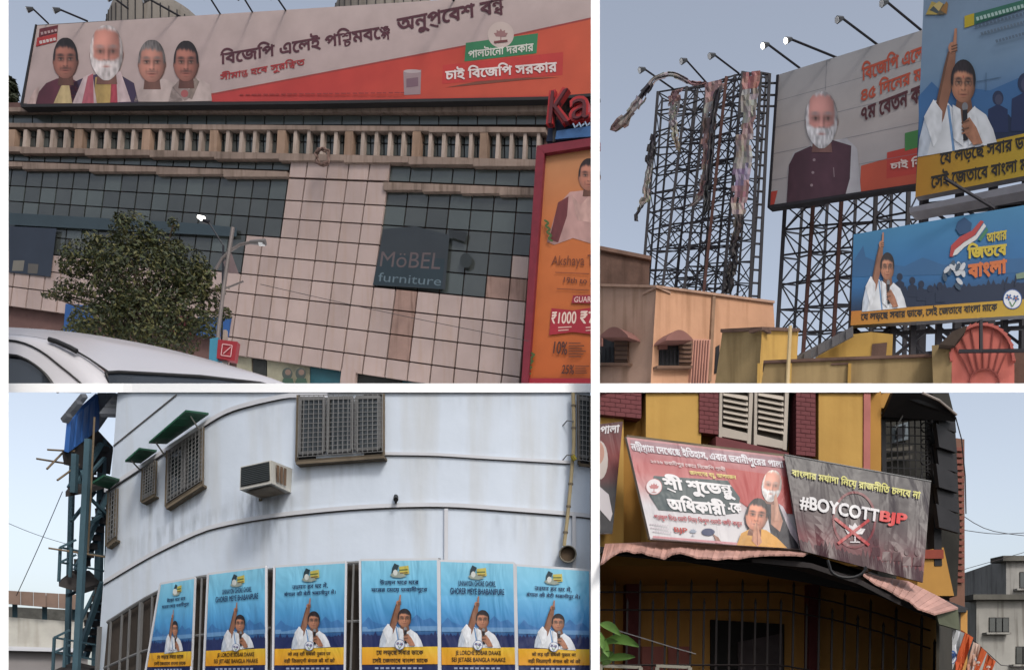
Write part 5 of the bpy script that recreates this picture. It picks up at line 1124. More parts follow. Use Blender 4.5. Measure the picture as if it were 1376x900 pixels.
for qd, n, m, dd in (([(81, 562), (109, 528), (116, 528), (89, 564)], 4, M_greyt, 11.85), ([(133, 555), (160, 521), (182, 524), (156, 556)], 4, M_greyt, 12.2), ([(131, 520), (156, 520), (150, 545), (129, 575)], 2, M_greyt, 12.9)):
    for k in range(n):
        u0, u1 = k/n, (k+1)/n-.02; f = [PT(*bil(qd, u, v), dd+.03*(k % 2)+v*.1) for u, v in ((u0, 0), (u1, 0), (u1, 1), (u0, 1))]; b = MB(); b.prism(f, [q+Vector((0, .04, -.03)) for q in f]); b.build('roof_sheet', m, stt)
f = [PT(*q, d) for q, d in (((84, 607), 12.0), ((129, 575), 12.9), ((152, 600), 13.6), ((148, 632), 13.4), ((86, 618), 12.05))]; b = MB(); b.prism(f, [q+Vector((0, 0, -.05)) for q in f]); b.build('shed_floor', M_plank, stt)
def platform(pts, rails, nm='platform'):
    f = [PT(x, y, d) for x, y, d in pts]; b = MB(); b.prism(f, [q+Vector((0, 0, -.06)) for q in f]); b.build(nm, M_plank, stt)
platform([(88, 660, 12), (118, 655, 12.2), (160, 644, 13.2), (126, 640, 13.4), (100, 645, 12.8)], 0); platform([(79, 780, 12), (112, 790, 12.2), (138, 782, 13.2), (120, 766, 13.3), (98, 766, 12.6)], 0); platform([(72, 900, 12), (104, 905, 12.2), (130, 895, 13), (100, 888, 12.8)], 0)
for y0, dx in ((735, 0), (856, -8)):
    b = MB()
    for x, h in ((81+dx, 46), (96+dx, 40)): b.beam(PT(x, y0, 12.0), PT(x-2, y0+h, 12.0), .025)
    for k in (0, 20): b.beam(PT(81+dx, y0+k, 12.0), PT(102+dx, y0-10+k, 12.2), .022); b.beam(PT(81+dx, y0+k, 12.0), PT(140, y0+12+k, 12.9), .02)
    b.build('handrail', M_teal_s, stt)
for (xa, ya), (xb, yb2) in (((102, 766), (144, 664)), ((138, 782), (106, 880)), ((104, 650), (136, 596))):
    s_ = MB(); s_.beam(PT(xa, ya, 12.5), PT(xb, yb2, 12.9), .05); s_.beam(PT(xa+9, ya+3, 12.9), PT(xb+9, yb2+3, 13.2), .05); s_.build('stringer', M_teal_s, stt)
    for k in range(1, 9): t_ = k/9; b = MB(); x, y = xa+(xb-xa)*t_, ya+(yb2-ya)*t_; b.beam(PT(x-3, y, 12.5+.4*t_), PT(x+11, y+2, 12.9+.3*t_), .07); b.build('tread', M_plank, stt)
for a_, c_ in (((92, 655), (118, 612)), ((118, 655), (100, 612)), ((96, 700), (128, 660)), ((112, 710), (138, 690)), ((110, 830), (130, 790)), ((90, 800), (112, 790)), ((112, 660), (142, 690)), ((118, 640), (140, 615))): b = MB(); b.beam(PT(*a_, 12.3), PT(*c_, 12.8), .03); b.build('brace', M_teal_s, stt)
setbase(stt, (PT(110, 900, 12).x, 10.2, 0))
for a_, c_, nm in (((49, 616), (98, 624), 'longest bamboo pole jutting from the shed floor'), ((64, 604), (100, 606), 'bamboo pole jutting level under the blue shed'), ((63, 630), (94, 598), 'bamboo pole slanting up beside the blue shed'), ((77, 645), (106, 624), 'bamboo pole slanting below the shed floor'), ((65, 736), (142, 748), 'pale bamboo pole across the stair landing'), ((127, 560), (118, 745), 'tall upright bamboo pole tied to the stair')):
    b = MB(); b.beam(P(*a_, 9.7), P(*c_, 10.0), .022, 6); tag(b.build('bamboo_pole', mat('grey_bamboo', (128, 112, 92), .8, .3, 5)), nm, 'pole')
# terrace on the far side
tr_ = thing('roof_terrace', 'old white terrace wall under a brown tin canopy behind the stair', 'building')
ST_ = vplane(0, 20, 130, 21); M_old = mat('old_white_wall', (206, 204, 196), .9, .2, 1.2, .2, streak=.35)
fz = lambda pts, dep: [(ST_.at(*q), ST_.at(*q, -dep)) for q in pts]
for nm, pts, m, off, dp in (('parapet', [(-40, 825), (118, 836), (116, 872), (-40, 868)], M_old, 0, .4), ('ledge', [(-40, 866), (118, 871), (118, 876), (-40, 872)], M_wtrim, .12, .5), ('lower_wall', [(-40, 872), (118, 876), (118, 1035), (-40, 1035)], mat('grey_wall', (150, 146, 146), .9, .15, 1), -.1, .3), ('clutter_screen', [(-40, 812), (118, 820), (118, 838), (-40, 830)], mat('clutter', (92, 92, 88), .9, .5, 6), -1.0, .1)):  # lower wall is plain grey, darker than the parapet
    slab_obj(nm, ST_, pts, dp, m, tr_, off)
for k in range(9):
    x = -40+k*17; slab_obj('canopy_sheet', ST_, [(x, 790+k*1.0), (x+16.6, 791+k*1.0), (x+16.6, 808+k*1.4), (x, 806.6+k*1.4)], .06, mat('brown_tin', (138, 116, 104), .8, .25, 1.5, rnd=.1), tr_, .3+.06*(k % 2))
for x in (20, 60, 100): b = MB(); b.beam(ST_.at(x, 800, .1), ST_.at(x, 832, -.1), .1); b.build('canopy_post', M_teal_s, tr_)
setbase(tr_, (ST_.at(60, 900).x, 20.3, 0))
for a_, c_, nm in (((84, 660), (22, 800), 'thin wire sloping down from the shed platform'), ((5, 700), (88, 730), 'thin wire running to the stair landing')):
    b = MB(); b.tube([P(a_[0]+(c_[0]-a_[0])*k/6, a_[1]+(c_[1]-a_[1])*k/6+math.sin(k/6*3.14)*2, 12.6) for k in range(7)], .007, 4); tag(b.build('overhead_wire', M_wire), nm, 'wire')
print('LL ok')
# ================================================================== LOWER RIGHT: ochre house with banners
M_och = mat('ochre_plaster', (196, 156, 84), .9, .12, .9, .2, streak=.14); M_och2 = mat('deep_ochre', (178, 132, 64), .9, .15, 1, .15); M_mar = mat('maroon_paint', (112, 54, 58), .75, .18, 2, .15)
M_shut = mat('grey_shutter', (182, 172, 160), .7, .15, 2); M_blk = mat('black_frame', (30, 28, 30), .7, .2); M_awp = mat('pink_tin', (194, 150, 138), .6, .35, 2.2, rnd=.14)
SX = vplane(806, 9.35, 1185, 10.0)
oh = thing('ochre_house', 'ochre house with maroon trim, louvred shutters and a dark barred porch', 'house')
z0 = lambda S, pts, t, off=0: None
pts = [(806, 526), (1184, 526), (1184, 760), (806, 760)]
f = [SX.at(*q, -.22) for q in pts]; b = MB(); b.prism(f, [q+Vector((0, 3.5, 0)) for q in f]); b.build('wall', M_och2, oh)
def hs(nm, pts, t, off, m, par=None):
    pts = [(x_, max(y_, 527.6)) for x_, y_ in pts]
    return slab_obj(nm, SX, pts, t, m, par or oh, off)
hs('pilaster', [(868, 521), (942, 521), (942, 740), (868, 740)], .3, .0, M_och); hs('pilaster', [(1100, 521), (1161, 521), (1160, 740), (1100, 740)], .3, .0, M_och)
hs('wall_band', [(806, 550), (838, 553), (838, 740), (806, 740)], .2, -.06, M_och)
hs('trim_strip', [(1161, 521), (1170, 521), (1169, 740), (1160, 740)], .3, .02, mat('rose_trim', (182, 112, 104), .8, .2, 3))
hs('return_wall', [(1170, 521), (1183, 521), (1182, 760), (1169, 760)], .2, -.1, M_och2)
# maroon brick bands: courses laid one by one
for x0, x1, y0, y1, sl_, nm in ((806, 862, 521, 554, .1, 'corner'), (940, 966, 521, 577, .12, 'side'), (1070, 1096, 521, 608, .1, 'side')):
    k = 0; y = y0
    while y < y1-1:
        n = max(1, int((x1-x0)/13)); sh2 = (k % 2)*.5
        for j in range(n+1):
            xa = max(x0, x0+(j-sh2)*(x1-x0)/n); xb = min(x1, x0+(j+1-sh2)*(x1-x0)/n)
            if xb-xa > 1.5: hs('brick', [(xa, y+(xa-x0)*sl_), (xb-.5, y+(xb-x0)*sl_), (xb-.5, y+5.4+(xb-x0)*sl_), (xa, y+5.4+(xa-x0)*sl_)], .1, .022+random.uniform(0, .008), M_mar)
        y += 6; k += 1
    hs('brick_bed', [(x0, y0), (x1, y0), (x1, y1+(x1-x0)*sl_), (x0, y1)], .2, .012, mat('maroon_mortar', (92, 36, 44), .9, .2))
hs('window_recess', [(964, 521), (1064, 521), (1058, 610), (962, 588)], .05, -.16, M_dark)
for x0, x1 in ((967, 1012), (1014, 1060)):
    lf = hs('shutter_leaf', [(x0, 521), (x0+4, 521), (x0+3, 590+(x0-967)*.22), (x0-1, 589+(x0-967)*.22)], .05, .03, M_shut)
    hs('stile', [(x1-5, 521), (x1, 521), (x1-3, 600+(x0-967)*.1), (x1-8, 599+(x0-967)*.1)], .05, .03, M_shut, lf)
    yb0 = 582+(x0-967)*.22; hs('bottom_rail', [(x0+2, yb0-9), (x1-6, yb0+.2), (x1-6, yb0+10.5), (x0+2, yb0+4)], .05, .028, M_shut, lf)
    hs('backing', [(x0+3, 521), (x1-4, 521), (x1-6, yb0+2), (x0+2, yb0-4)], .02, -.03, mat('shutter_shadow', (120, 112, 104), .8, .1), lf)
    for k in range(7):
        y = 526+k*7.6; 
        if y > yb0-12: break
        b = MB(); A = [(x0+5, y), (x1-7, y+.14*(x1-x0)), (x1-7, y+5+.14*(x1-x0)), (x0+5, y+5)]
        f = [SX.at(*A[0], .0), SX.at(*A[1], .0), SX.at(*A[2], .055), SX.at(*A[3], .055)]; b.prism(f, [q+Vector((0, .012, -.004)) for q in f]); b.build('slat', M_shut, lf)
hs('sill', [(962, 586), (1060, 608), (1060, 622), (962, 600)], .3, .1, M_mar)
setbase(oh, (SX.at(990, 700).x, 9.7, 0))
# dark balcony bay
bay = thing('balcony_bay', 'dark grilled balcony bay under black tarpaulin beside the ochre wall', 'balcony')
SY = vplane(1182, 10.6, 1290, 11.8)
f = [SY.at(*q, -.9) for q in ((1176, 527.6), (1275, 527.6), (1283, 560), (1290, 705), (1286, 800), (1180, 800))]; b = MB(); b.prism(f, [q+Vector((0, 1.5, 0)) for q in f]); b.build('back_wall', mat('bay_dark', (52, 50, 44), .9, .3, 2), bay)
slab_obj('inner_window', SY, [(1203, 572), (1222, 566), (1221, 590), (1202, 594)], .05, mat('bay_window', (104, 112, 116), .3, .2), bay, -.85); slab_obj('inner_pane', SY, [(1206, 574), (1217, 570), (1216, 587), (1206, 590)], .02, M_dark, bay, -.8)
for y in (600, 612): slab_obj('shelf', SY, [(1188, y+3), (1226, y-1), (1226, y+4), (1188, y+8)], .05, mat('bay_shelf', (104, 98, 88), .8, .2), bay, -.8)
b = MB()
for k in range(9): x = 1189+k*8; b.beam(SY.at(x, 561, 0), SY.at(x+2, 655, 0), .014)
for k in range(9): y = 562+k*11; b.beam(SY.at(1188, y, 0), SY.at(1254, y+2, 0), .012)
for k in range(4): cx = 1244; b.tube([SY.at(cx+7*math.cos(a_*.7), 574+k*22+7*math.sin(a_*.7), .01) for a_ in range(10)], .012, 4)
b.build('grille', M_blk, bay)
for qd in ([(1252, 560), (1262, 560), (1266, 760), (1256, 760)], [(1186, 556), (1262, 553), (1262, 562), (1186, 565)], [(1184, 560), (1190, 560), (1192, 660), (1186, 660)]): slab_obj('frame', SY, qd, .1, M_blk, bay, .03)
for k in range(6):
    y = 545+k*27; slab_obj('tarpaulin_fold', SY, [(1258, y-4), (1283+k, y+12), (1285+k, y+36), (1262, y+28)], .05, mat('black_tarp', (38, 36, 38), .6, .4, 4), bay, .1+.06*(k % 2))
f = [SY.at(*q, o) for q, o in (((1200, 527.8), .5), ((1250, 527.8), .5), ((1284, 556), .4), ((1284, 566), .2), ((1240, 560), .1), ((1186, 560), .1))]; b = MB(); b.prism(f, [q+Vector((0, .1, .03)) for q in f]); b.build('canopy', MATS['black_tarp'], bay)
b = MB(); b.tube([SY.at(1240, 528, .55), SY.at(1262, 538, .55), SY.at(1285, 557, .5)], .03, 6); b.build('canopy_pole', mat('pale_pole', (176, 164, 156), .6, .2), bay)
slab_obj('eave', SY, [(1172, 527.6), (1214, 527.8), (1210, 548), (1172, 548)], .2, M_och2, bay, .1)
slab_obj('lower_wall', SY, [(1235, 740), (1268, 735), (1282, 800), (1232, 800)], .3, M_och2, bay, .02); slab_obj('trim_strip', SY, [(1235, 738), (1268, 738), (1268, 750), (1235, 750)], .3, mat('rust_trim', (140, 62, 46), .8, .2), bay, .06)
b = MB(); b.tube([SY.at(1206, 529, .2), SY.at(1214, 545, .2), SY.at(1212, 560, .15), SY.at(1204, 575, .1)], .02, 5); b.build('loose_cable', M_bar, bay)
setbase(bay, (SY.at(1240, 790).x, 11.5, SY.at(1240, 800).z))
sb = thing('side_house', 'narrow red brown shuttered house edge past the balcony bay', 'house')
SZ = vplane(1270, 14, 1300, 14.3)
f = [SZ.at(*q) for q in ((1276, 587), (1296, 590), (1297, 830), (1276, 830))]; f2 = [Vector((q.x, q.y, 0)) for q in f[2:]]; b = MB(); b.prism(f[:2]+f2, [q+Vector((0, 1.5, 0)) for q in f[:2]+f2]); b.build('wall', mat('red_brown_wall', (128, 92, 76), .85, .2, 2), sb)
for k in range(22): y = 600+k*8.4; slab_obj('slat', SZ, [(1280, y), (1296, y+.8), (1296, y+6), (1280, y+5)], .05, mat('red_slat', (132, 78, 66), .8, .2, 3, rnd=.1), sb, .05)
setbase(sb, (f[0].x, 14, 0))
b = MB(); b.tube([P(1284, 560, 10.8), P(1292, 590, 10.8), P(1297, 640, 10.8), P(1298, 690, 10.8)], .015, 5); tag(b.build('hanging_cable', M_rub), 'black cable hanging down past the tarpaulin', 'cable')
# ---- banners
PB = print_mat('banner_flex', .4, .06, 1.0, .25)
SBN = Plane(P(842, 587, 9.0), P(1053, 613, 9.2), P(874, 723, 8.85))
bn = thing('banner', 'pale and red campaign banner leaning over the tin awning', 'banner'); q = [(842, 587), (1054, 613), (1076, 738), (874, 724)]
slab_obj('backing', SBN, q, .03, M_wtrim, bn); b = MB()
for a_, c_ in zip(q, q[1:]+q[:1]): b.beam(SBN.at(*a_, -.03), SBN.at(*c_, -.03), .035)
for u in (.15, .5, .85): b.beam(SBN.at(*bil(q, u, .1), -.05), SBN.at(*bil(q, u, .1), -.55), .03)
b.build('frame', M_wood, bn)
SBN.dz = .0005; X = lambda u, v: bil(q, u, v); tq = lambda u0, u1, v0, v1: [X(u0, v0), X(u1, v0), X(u1, v1), X(u0, v1)]
p = Print(SBN, PB); p.l = .004; p.grad(q, [(0, (184, 128, 132)), (.12, (172, 104, 110)), (.3, (180, 80, 80)), (.5, (196, 150, 150)), (.65, (206, 202, 206)), (1, (212, 210, 212))], 8, 12); p.build('printed_sheet', bn)
p = Print(SBN, PB); p.l = .008
p.poly([X(.02, .02), X(.98, .02), X(.98, .13), X(.02, .13)], (150, 112, 122)); p.poly([X(.6, .2), X(.99, .22), X(.99, .62), X(.72, .62), X(.62, .5)], (176, 66, 64)); p.poly([X(.12, .36), X(.6, .33), X(.66, .5), X(.62, .66), X(.5, .7), X(.1, .7), X(.06, .56)], (62, 78, 82)); p.build('colour_blocks', bn)
for nm in ('colour_blocks',): bn.children[-1].name = 'dark_panel'
p = Print(SBN, PB); p.l = .012
p.text('নন্দীগ্রাম দেখেছে ইতিহাস, এবার ভবানীপুরের পালা', tq(.015, .985, .03, .155), (222, 218, 224), .03)
p.text('২০২৬ ভবানীপুর কেন্দ্রে বিজেপি প্রার্থী', tq(.12, .6, .185, .245), (220, 196, 196), .02); p.text('জনগণের বন্ধু, আপনজন', tq(.36, .66, .265, .325), (226, 208, 120), .02)
p.text('শ্রী শুভেন্দু', tq(.17, .63, .325, .53), (232, 230, 232), .045); p.text('অধিকারী', tq(.17, .55, .53, .70), (232, 230, 232), .045); p.text('-কে', tq(.565, .655, .56, .66), (232, 230, 232), .04)
p.text('পদ্মফুল চিহ্নে ভোট দিয়ে বিপুল ভোটে জয়ী করুন', tq(.06, .64, .735, .81), (176, 70, 78), .024); p.text('BJP', tq(.175, .265, .86, .925), (176, 58, 50), .03); p.build('lettering', bn)
p = Print(SBN, PB); p.l = .012; lotus(p, *X(.105, .47), 10.5, (190, 120, 120), (226, 220, 222)); p.build('flower_emblem', bn)
p = Print(SBN, PB); p.l = .012; lotus(p, *X(.30, .89), 8, (150, 160, 176)); p.build('flower_emblem', bn)
p = Print(SBN, PB); p.l = .012; p.ell(*X(.40, .885), 9, 5, (52, 62, 98)); p.poly([X(.43, .9), X(.46, .93), X(.48, .99), X(.44, .99)], (150, 110, 96))
for k in range(8): p.line([X(.02+k*.016, .85+.0*k), X(.03+k*.016, .85)], 1.3, (190, 176, 186)); p.line([X(.02+k*.016, .885), X(.03+k*.016, .885)], 1.3, (190, 176, 186)); p.line([X(.03+k*.016, .92), X(.04+k*.016, .92)], 1.3, (190, 176, 186))
p.line([X(.02, .975), X(.6, .985)], 3, (196, 140, 146)); p.build('voting_mark', bn)
p = Print(SBN, PB); p.l = .012
cloth(p, [(1028, 668), (1040, 672), (1058, 690), (1074, 737), (1040, 736)], (54, 52, 60)); cloth(p, [(1046, 676), (1052, 680), (1072, 718), (1072, 730), (1062, 716)], (206, 196, 206))
cloth(p, [(1036, 676), (1040, 660), (1044, 676), (1052, 700), (1048, 714), (1036, 704)], (196, 144, 122)); fig_head(p, 1037, 652, 12.5, 18, (186, 130, 112), (206, 196, 190), (216, 212, 212), bald=.24, tilt=8); cloth(p, [(1040, 668), (1043, 662), (1048, 690), (1046, 700), (1040, 700)], (200, 150, 128)); p.build('portrait', bn)
p = Print(SBN, PB); p.l = .03
cloth(p, [(990, 732), (996, 716), (1012, 708), (1030, 712), (1044, 722), (1058, 736)], (222, 166, 84)); fig_head(p, 1017, 692, 14, 20, (186, 124, 100), (34, 28, 32), tilt=8); cloth(p, [(1010, 726), (1014, 704), (1017, 700), (1020, 712), (1024, 728), (1018, 734)], (206, 148, 120)); p.line([(1017, 702), (1018, 732)], 1, (140, 90, 76)); p.build('portrait', bn); setbase(bn, SBN.at(975, 731))
SB2 = Plane(P(1054, 612, 9.15), P(1251, 648, 9.35), P(1075, 738, 8.9)); SB2.dz = .0005
b2 = thing('banner', 'black banner with a white and red boycott slogan beside the pale banner', 'banner'); q2 = [(1054, 612), (1251, 648), (1240, 782), (1076, 739)]
nu, nv = 14, 8; dd = lambda u, v: .02*math.sin(u*11+v*4)*v+.015*math.sin(u*23-v*6)*v
class Wavy:
    dz = .0005; n = SB2.n
    def at(s, x, y, off=0):
        u = (x-1060)/185; v = (y-612-(x-1054)*.18)/130; return SB2.at(x, y, off+dd(u, max(0, v)))
WV = Wavy(); b = MB(); b.grid([[WV.at(*bil(q2, i/nu, j/nv), 0) for i in range(nu+1)] for j in range(nv+1)]); o = b.build('backing', M_blk, b2); m = o.modifiers.new('s', 'SOLIDIFY'); m.thickness = .012; m.offset = -1 if False else 1
b = MB(); b.tube([SB2.at(1054, 611, -.02), SB2.at(1251, 647, -.02)], .022, 6)
for x, y in ((1080, 620), (1160, 634), (1240, 650)): b.beam(SB2.at(x, y, -.02), SB2.at(x, y, -.6), .025)
b.build('rod', M_bar, b2)
p = Print(WV, PB); p.l = .018; p.grad(q2, [(0, (50, 46, 50)), (.45, (58, 46, 50)), (.7, (74, 42, 48)), (.88, (112, 48, 54)), (1, (58, 26, 32))], 14, 12); p.build('printed_sheet', b2)
p = Print(WV, PB); p.l = .021; r_ = random.Random(4); tp = []
for k in range(61): u = .0+k/60; tp.append(bil(q2, u, .9-(r_.random()*.1 if k % 2 else 0)))
for k in range(60): p.mb.face([WV.at(*q_, p.l) for q_ in (tp[k], tp[k+1], bil(q2, (k+1)/60, 1), bil(q2, k/60, 1))], lin((60, 24, 32)))
for k in range(5): u = .62+k*.08; x, y = bil(q2, u, .72+.02*(k % 2)); p.ell(x, y, 3.5, 4.5, (70, 30, 36)); p.poly([(x-6, y+18), (x-5, y+6), (x+5, y+6), (x+6, y+18)], (70, 30, 36))
p.build('printed_crowd', b2)
p = Print(WV, PB); p.l = .023; cx, cy = 1148, 698
p.line([(cx+28*math.cos(k*math.pi/16), cy+37*math.sin(k*math.pi/16)) for k in range(33)], 3.2, (112, 36, 44)); p.build('ban_ring', b2)
p = Print(WV, PB); p.l = .025; lotus(p, 1149, 712, 22, (206, 200, 202)); p.build('flower_emblem', b2)
p = Print(WV, PB); p.l = .030; p.line([(1122+46*k/8, 696+36*k/8) for k in range(9)], 4, (170, 44, 46)); p.line([(1168-42*k/8, 698+32*k/8) for k in range(9)], 4, (170, 44, 46)); p.build('cross', b2)
p = Print(WV, PB); p.l = .034; p.text('#BOYCOTT', [(1075, 664), (1182, 684), (1180, 703), (1075, 684)], (214, 212, 214), .04); p.text('BJP', [(1183, 685), (1220, 690), (1218, 710), (1181, 704)], (206, 52, 50), .045); p.text('বাংলার মর্যাদা নিয়ে রাজনীতি চলবে না', [(1064, 627), (1238, 657), (1236, 673), (1064, 641)], (196, 192, 96), .03); p.build('lettering', b2); setbase(b2, SB2.at(1150, 755))
# left edge banner
SB3 = Plane(P(800, 570, 9.25), P(838, 567, 9.3), P(800, 715, 9.2)); SB3.dz = .0005
b3 = thing('banner', 'dark red banner standing in the corner behind the pale banner', 'banner'); q3 = [(802, 570), (837, 566), (823, 716), (802, 716)]
slab_obj('backing', SB3, q3, .04, M_wtrim, b3); p = Print(SB3, PB); p.grad(q3, [(0, (72, 34, 38)), (.3, (120, 40, 40)), (.5, (90, 40, 44)), (.6, (40, 38, 44)), (1, (34, 34, 40))], 3, 10); p.build('printed_sheet', b3)
p = Print(SB3, PB); p.l = .014; p.text('পালা', [(807, 572), (833, 570), (832, 581), (806, 583)], (206, 202, 206), .03); p.build('lettering', b3)
p = Print(SB3, PB); p.l = .014; p.ell(806, 618, 11, 26, (190, 180, 176)); p.ell(803, 608, 9, 16, (180, 136, 120)); p.poly([(802, 650), (818, 664), (823, 690), (820, 700), (802, 680)], (196, 192, 198)); p.build('portrait', b3); setbase(b3, SB3.at(812, 716))
# ---- awning of tin sheets over the porch
aw = thing('porch_awning', 'ragged pink tin awning sheets over the dark porch', 'awning')
front = [(807, 757), (812, 754), (820, 747), (832, 740), (842, 738), (852, 741), (862, 740), (872, 744), (882, 746), (893, 749), (903, 743), (914, 741), (926, 744), (938, 748), (950, 748), (964, 750), (978, 748), (992, 749), (1006, 746), (1020, 745), (1034, 744), (1048, 744), (1062, 744), (1080, 745)]
def back_y(x): return lerp([(800, 731), (880, 728), (1000, 735), (1080, 740), (1160, 770), (1220, 779), (1286, 812)], x)
for (xa, ya), (xb, yb2) in zip(front, front[1:]):
    for h in range(2):
        u0, u1 = h/2, (h+1)/2-.02; x0, x1 = xa+(xb-xa)*u0, xa+(xb-xa)*u1; y0, y1 = ya+(yb2-ya)*u0, ya+(yb2-ya)*u1; k = .045 if h else 0
        f = [P(x0+6, back_y(x0+6)-.5, 9.25-k), P(x1+6.5, back_y(x1+6)-.5, 9.25+k*.0), P(x1, y1, 8.62), P(x0, y0, 8.62-k)]; b = MB(); b.prism(f, [v_+Vector((0, .004, -.018)) for v_ in f]); b.build('tin_sheet', M_awp, aw)
fr2 = [(1160, 771), (1176, 783), (1192, 790), (1208, 800), (1222, 806), (1233, 816), (1245, 820), (1256, 824)]; bk2 = [(1163, 769), (1182, 774), (1200, 777), (1220, 780), (1240, 790), (1258, 799), (1274, 808), (1288, 816)]
for k in range(7):
    for h in range(2):
        l2 = lambda A, u: (A[k][0]+(A[k+1][0]-A[k][0])*u, A[k][1]+(A[k+1][1]-A[k][1])*u); u0, u1 = h/2, (h+1)/2-.03
        f = [P(*l2(bk2, u0), 9.35), P(*l2(bk2, u1), 9.35), P(*l2(fr2, u1), 8.75+(.0 if h else .03)), P(*l2(fr2, u0), 8.75)]; b = MB(); b.prism(f, [v_+Vector((0, .004, -.018)) for v_ in f]); b.build('tin_sheet', M_awp, aw)
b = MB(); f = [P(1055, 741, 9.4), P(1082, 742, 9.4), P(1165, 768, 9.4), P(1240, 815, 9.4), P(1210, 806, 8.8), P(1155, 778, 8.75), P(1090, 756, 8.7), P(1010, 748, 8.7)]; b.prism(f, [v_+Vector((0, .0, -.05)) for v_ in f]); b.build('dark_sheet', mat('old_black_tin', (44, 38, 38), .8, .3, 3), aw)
b = MB(); b.tube([P(808, 742, 9.1), P(900, 751, 9.0), P(1040, 757, 8.95), P(1120, 772, 9.0), P(1200, 806, 9.1), P(1262, 832, 9.2)], .04, 6); b.build('edge_beam', M_blk, aw)
f = [P(*q, d) for q, d in (((1258, 823), 9.0), ((1287, 816), 9.4), ((1290, 846), 9.4), ((1262, 838), 9.0))]; b = MB(); b.prism(f, [v_+Vector((0, .05, 0)) for v_ in f]); b.build('end_board', mat('green_board', (92, 96, 76), .8, .3), aw)
setbase(aw, P(1000, 745, 9.3))
b = MB(); b.tube([P(1112+10*0, 752, 8.6)]+[P(1139-24*math.cos(math.pi*k/10), 762+14*math.sin(math.pi*k/10), 8.6) for k in range(11)]+[P(1165, 766, 8.7)], .03, 6); tag(b.build('cable_loop', M_rub), 'black cable loop hanging below the boycott banner', 'cable')
# ---- porch
po = thing('porch', 'dark ochre porch interior with a black doorway behind iron bars', 'porch')
SP = vplane(806, 11.2, 1290, 12.4)
f = [SP.at(*q) for q in ((790, 735), (1000, 742), (1100, 748), (1300, 820))]; lo = [Vector((q.x, q.y, 0)) for q in reversed(f)]; b = MB(); b.prism(f+lo, [v_+Vector((0, .25, 0)) for v_ in f+lo]); b.build('back_wall', mat('porch_ochre', (204, 152, 84), .9, .2, 1.2), po)
slab_obj('doorway', SP, [(955, 832), (1054, 838), (1054, 1000), (955, 1000)], .04, M_blk, po, .03); slab_obj('curtain', SP, [(992, 862), (1052, 850), (1054, 1000), (992, 1000)], .03, mat('grey_curtain', (92, 84, 88), .9, .3, 5), po, .06)
for x0, x1 in ((842, 862), (1088, 1102)): slab_obj('pillar', SP, [(x0, 745), (x1, 745), (x1-2, 1010), (x0-2, 1010)], .2, M_mar, po, .14)
for x0 in (862, 898): slab_obj('low_panel', SP, [(x0, 868), (x0+30, 868), (x0+30, 1000), (x0, 1000)], .04, MATS['rose_trim'], po, .03)
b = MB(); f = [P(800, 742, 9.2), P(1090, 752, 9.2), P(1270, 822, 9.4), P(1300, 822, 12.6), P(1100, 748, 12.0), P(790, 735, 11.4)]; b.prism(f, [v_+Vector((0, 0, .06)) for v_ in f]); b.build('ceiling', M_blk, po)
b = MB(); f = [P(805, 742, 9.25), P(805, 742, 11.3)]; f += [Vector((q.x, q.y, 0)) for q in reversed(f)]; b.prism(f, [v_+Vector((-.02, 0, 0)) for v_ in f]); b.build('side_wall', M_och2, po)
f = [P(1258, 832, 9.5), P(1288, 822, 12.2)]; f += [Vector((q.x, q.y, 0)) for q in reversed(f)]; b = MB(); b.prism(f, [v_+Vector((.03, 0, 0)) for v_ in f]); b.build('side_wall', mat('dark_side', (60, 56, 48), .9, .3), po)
setbase(po, (SP.at(1000, 900).x, 11.5, 0))
fe = thing('iron_fence', 'tall black iron bar railing with spear tops round the porch', 'fence')
SF = vplane(806, 9.3, 1260, 9.9); M_iron = mat('black_iron', (36, 28, 28), .6, .25, metal=.3)
ty = lambda x: lerp([(806, 783), (1050, 783), (1120, 796), (1180, 812), (1260, 838)], x)
zb = lambda q: Vector((q.x, q.y, 0))
for k in range(26):
    x = 826+k*17.2; tall = k % 2 == 0; top_ = SF.at(x, ty(x) if tall else ty(x)+26); o = MB(); o.beam(top_, zb(SF.at(x-6, 900)), .022); o = o.build('bar', M_iron, fe)
    s_ = MB(); s_.beam(top_+Vector((0, 0, -.01)), top_+Vector((0, 0, .05)), .03, 4, .002); s_.build('spear', M_iron, o)
for dy in (12, 36, 110):
    b = MB(); b.tube([SF.at(x, ty(x)+dy, .015) for x in range(806, 1262, 12)], .02, 5); b.build('rail', M_iron, fe)
b = MB(); b.tube([SF.at(x, y, .03) for x, y in ((828, 846), (900, 868), (935, 878))], .01, 4); b.build('tie_wire', M_bar, fe); setbase(fe, (SF.at(1000, 900).x, 9.6, 0))
lg = thing('ledge_frame', 'grey metal sill with two frames under the porch railing', 'frame'); SQ = vplane(806, 8.9, 940, 9.0)
for x0, x1 in ((806, 862), (882, 928)):
    slab_obj('bar', SQ, [(x0, 892), (x1, 894), (x1, 898), (x0, 896)], .05, mat('grey_frame', (140, 136, 124), .7, .2), lg); b = MB(); q_ = SQ.at(x1-1, 896); b.beam(q_, zb(q_), .04); b.build('post', MATS['grey_frame'], lg); q_ = SQ.at(x0+1, 896); b = MB(); b.beam(q_, zb(q_), .04); b.build('post', MATS['grey_frame'], lg)
setbase(lg, zb(SQ.at(866, 900)))
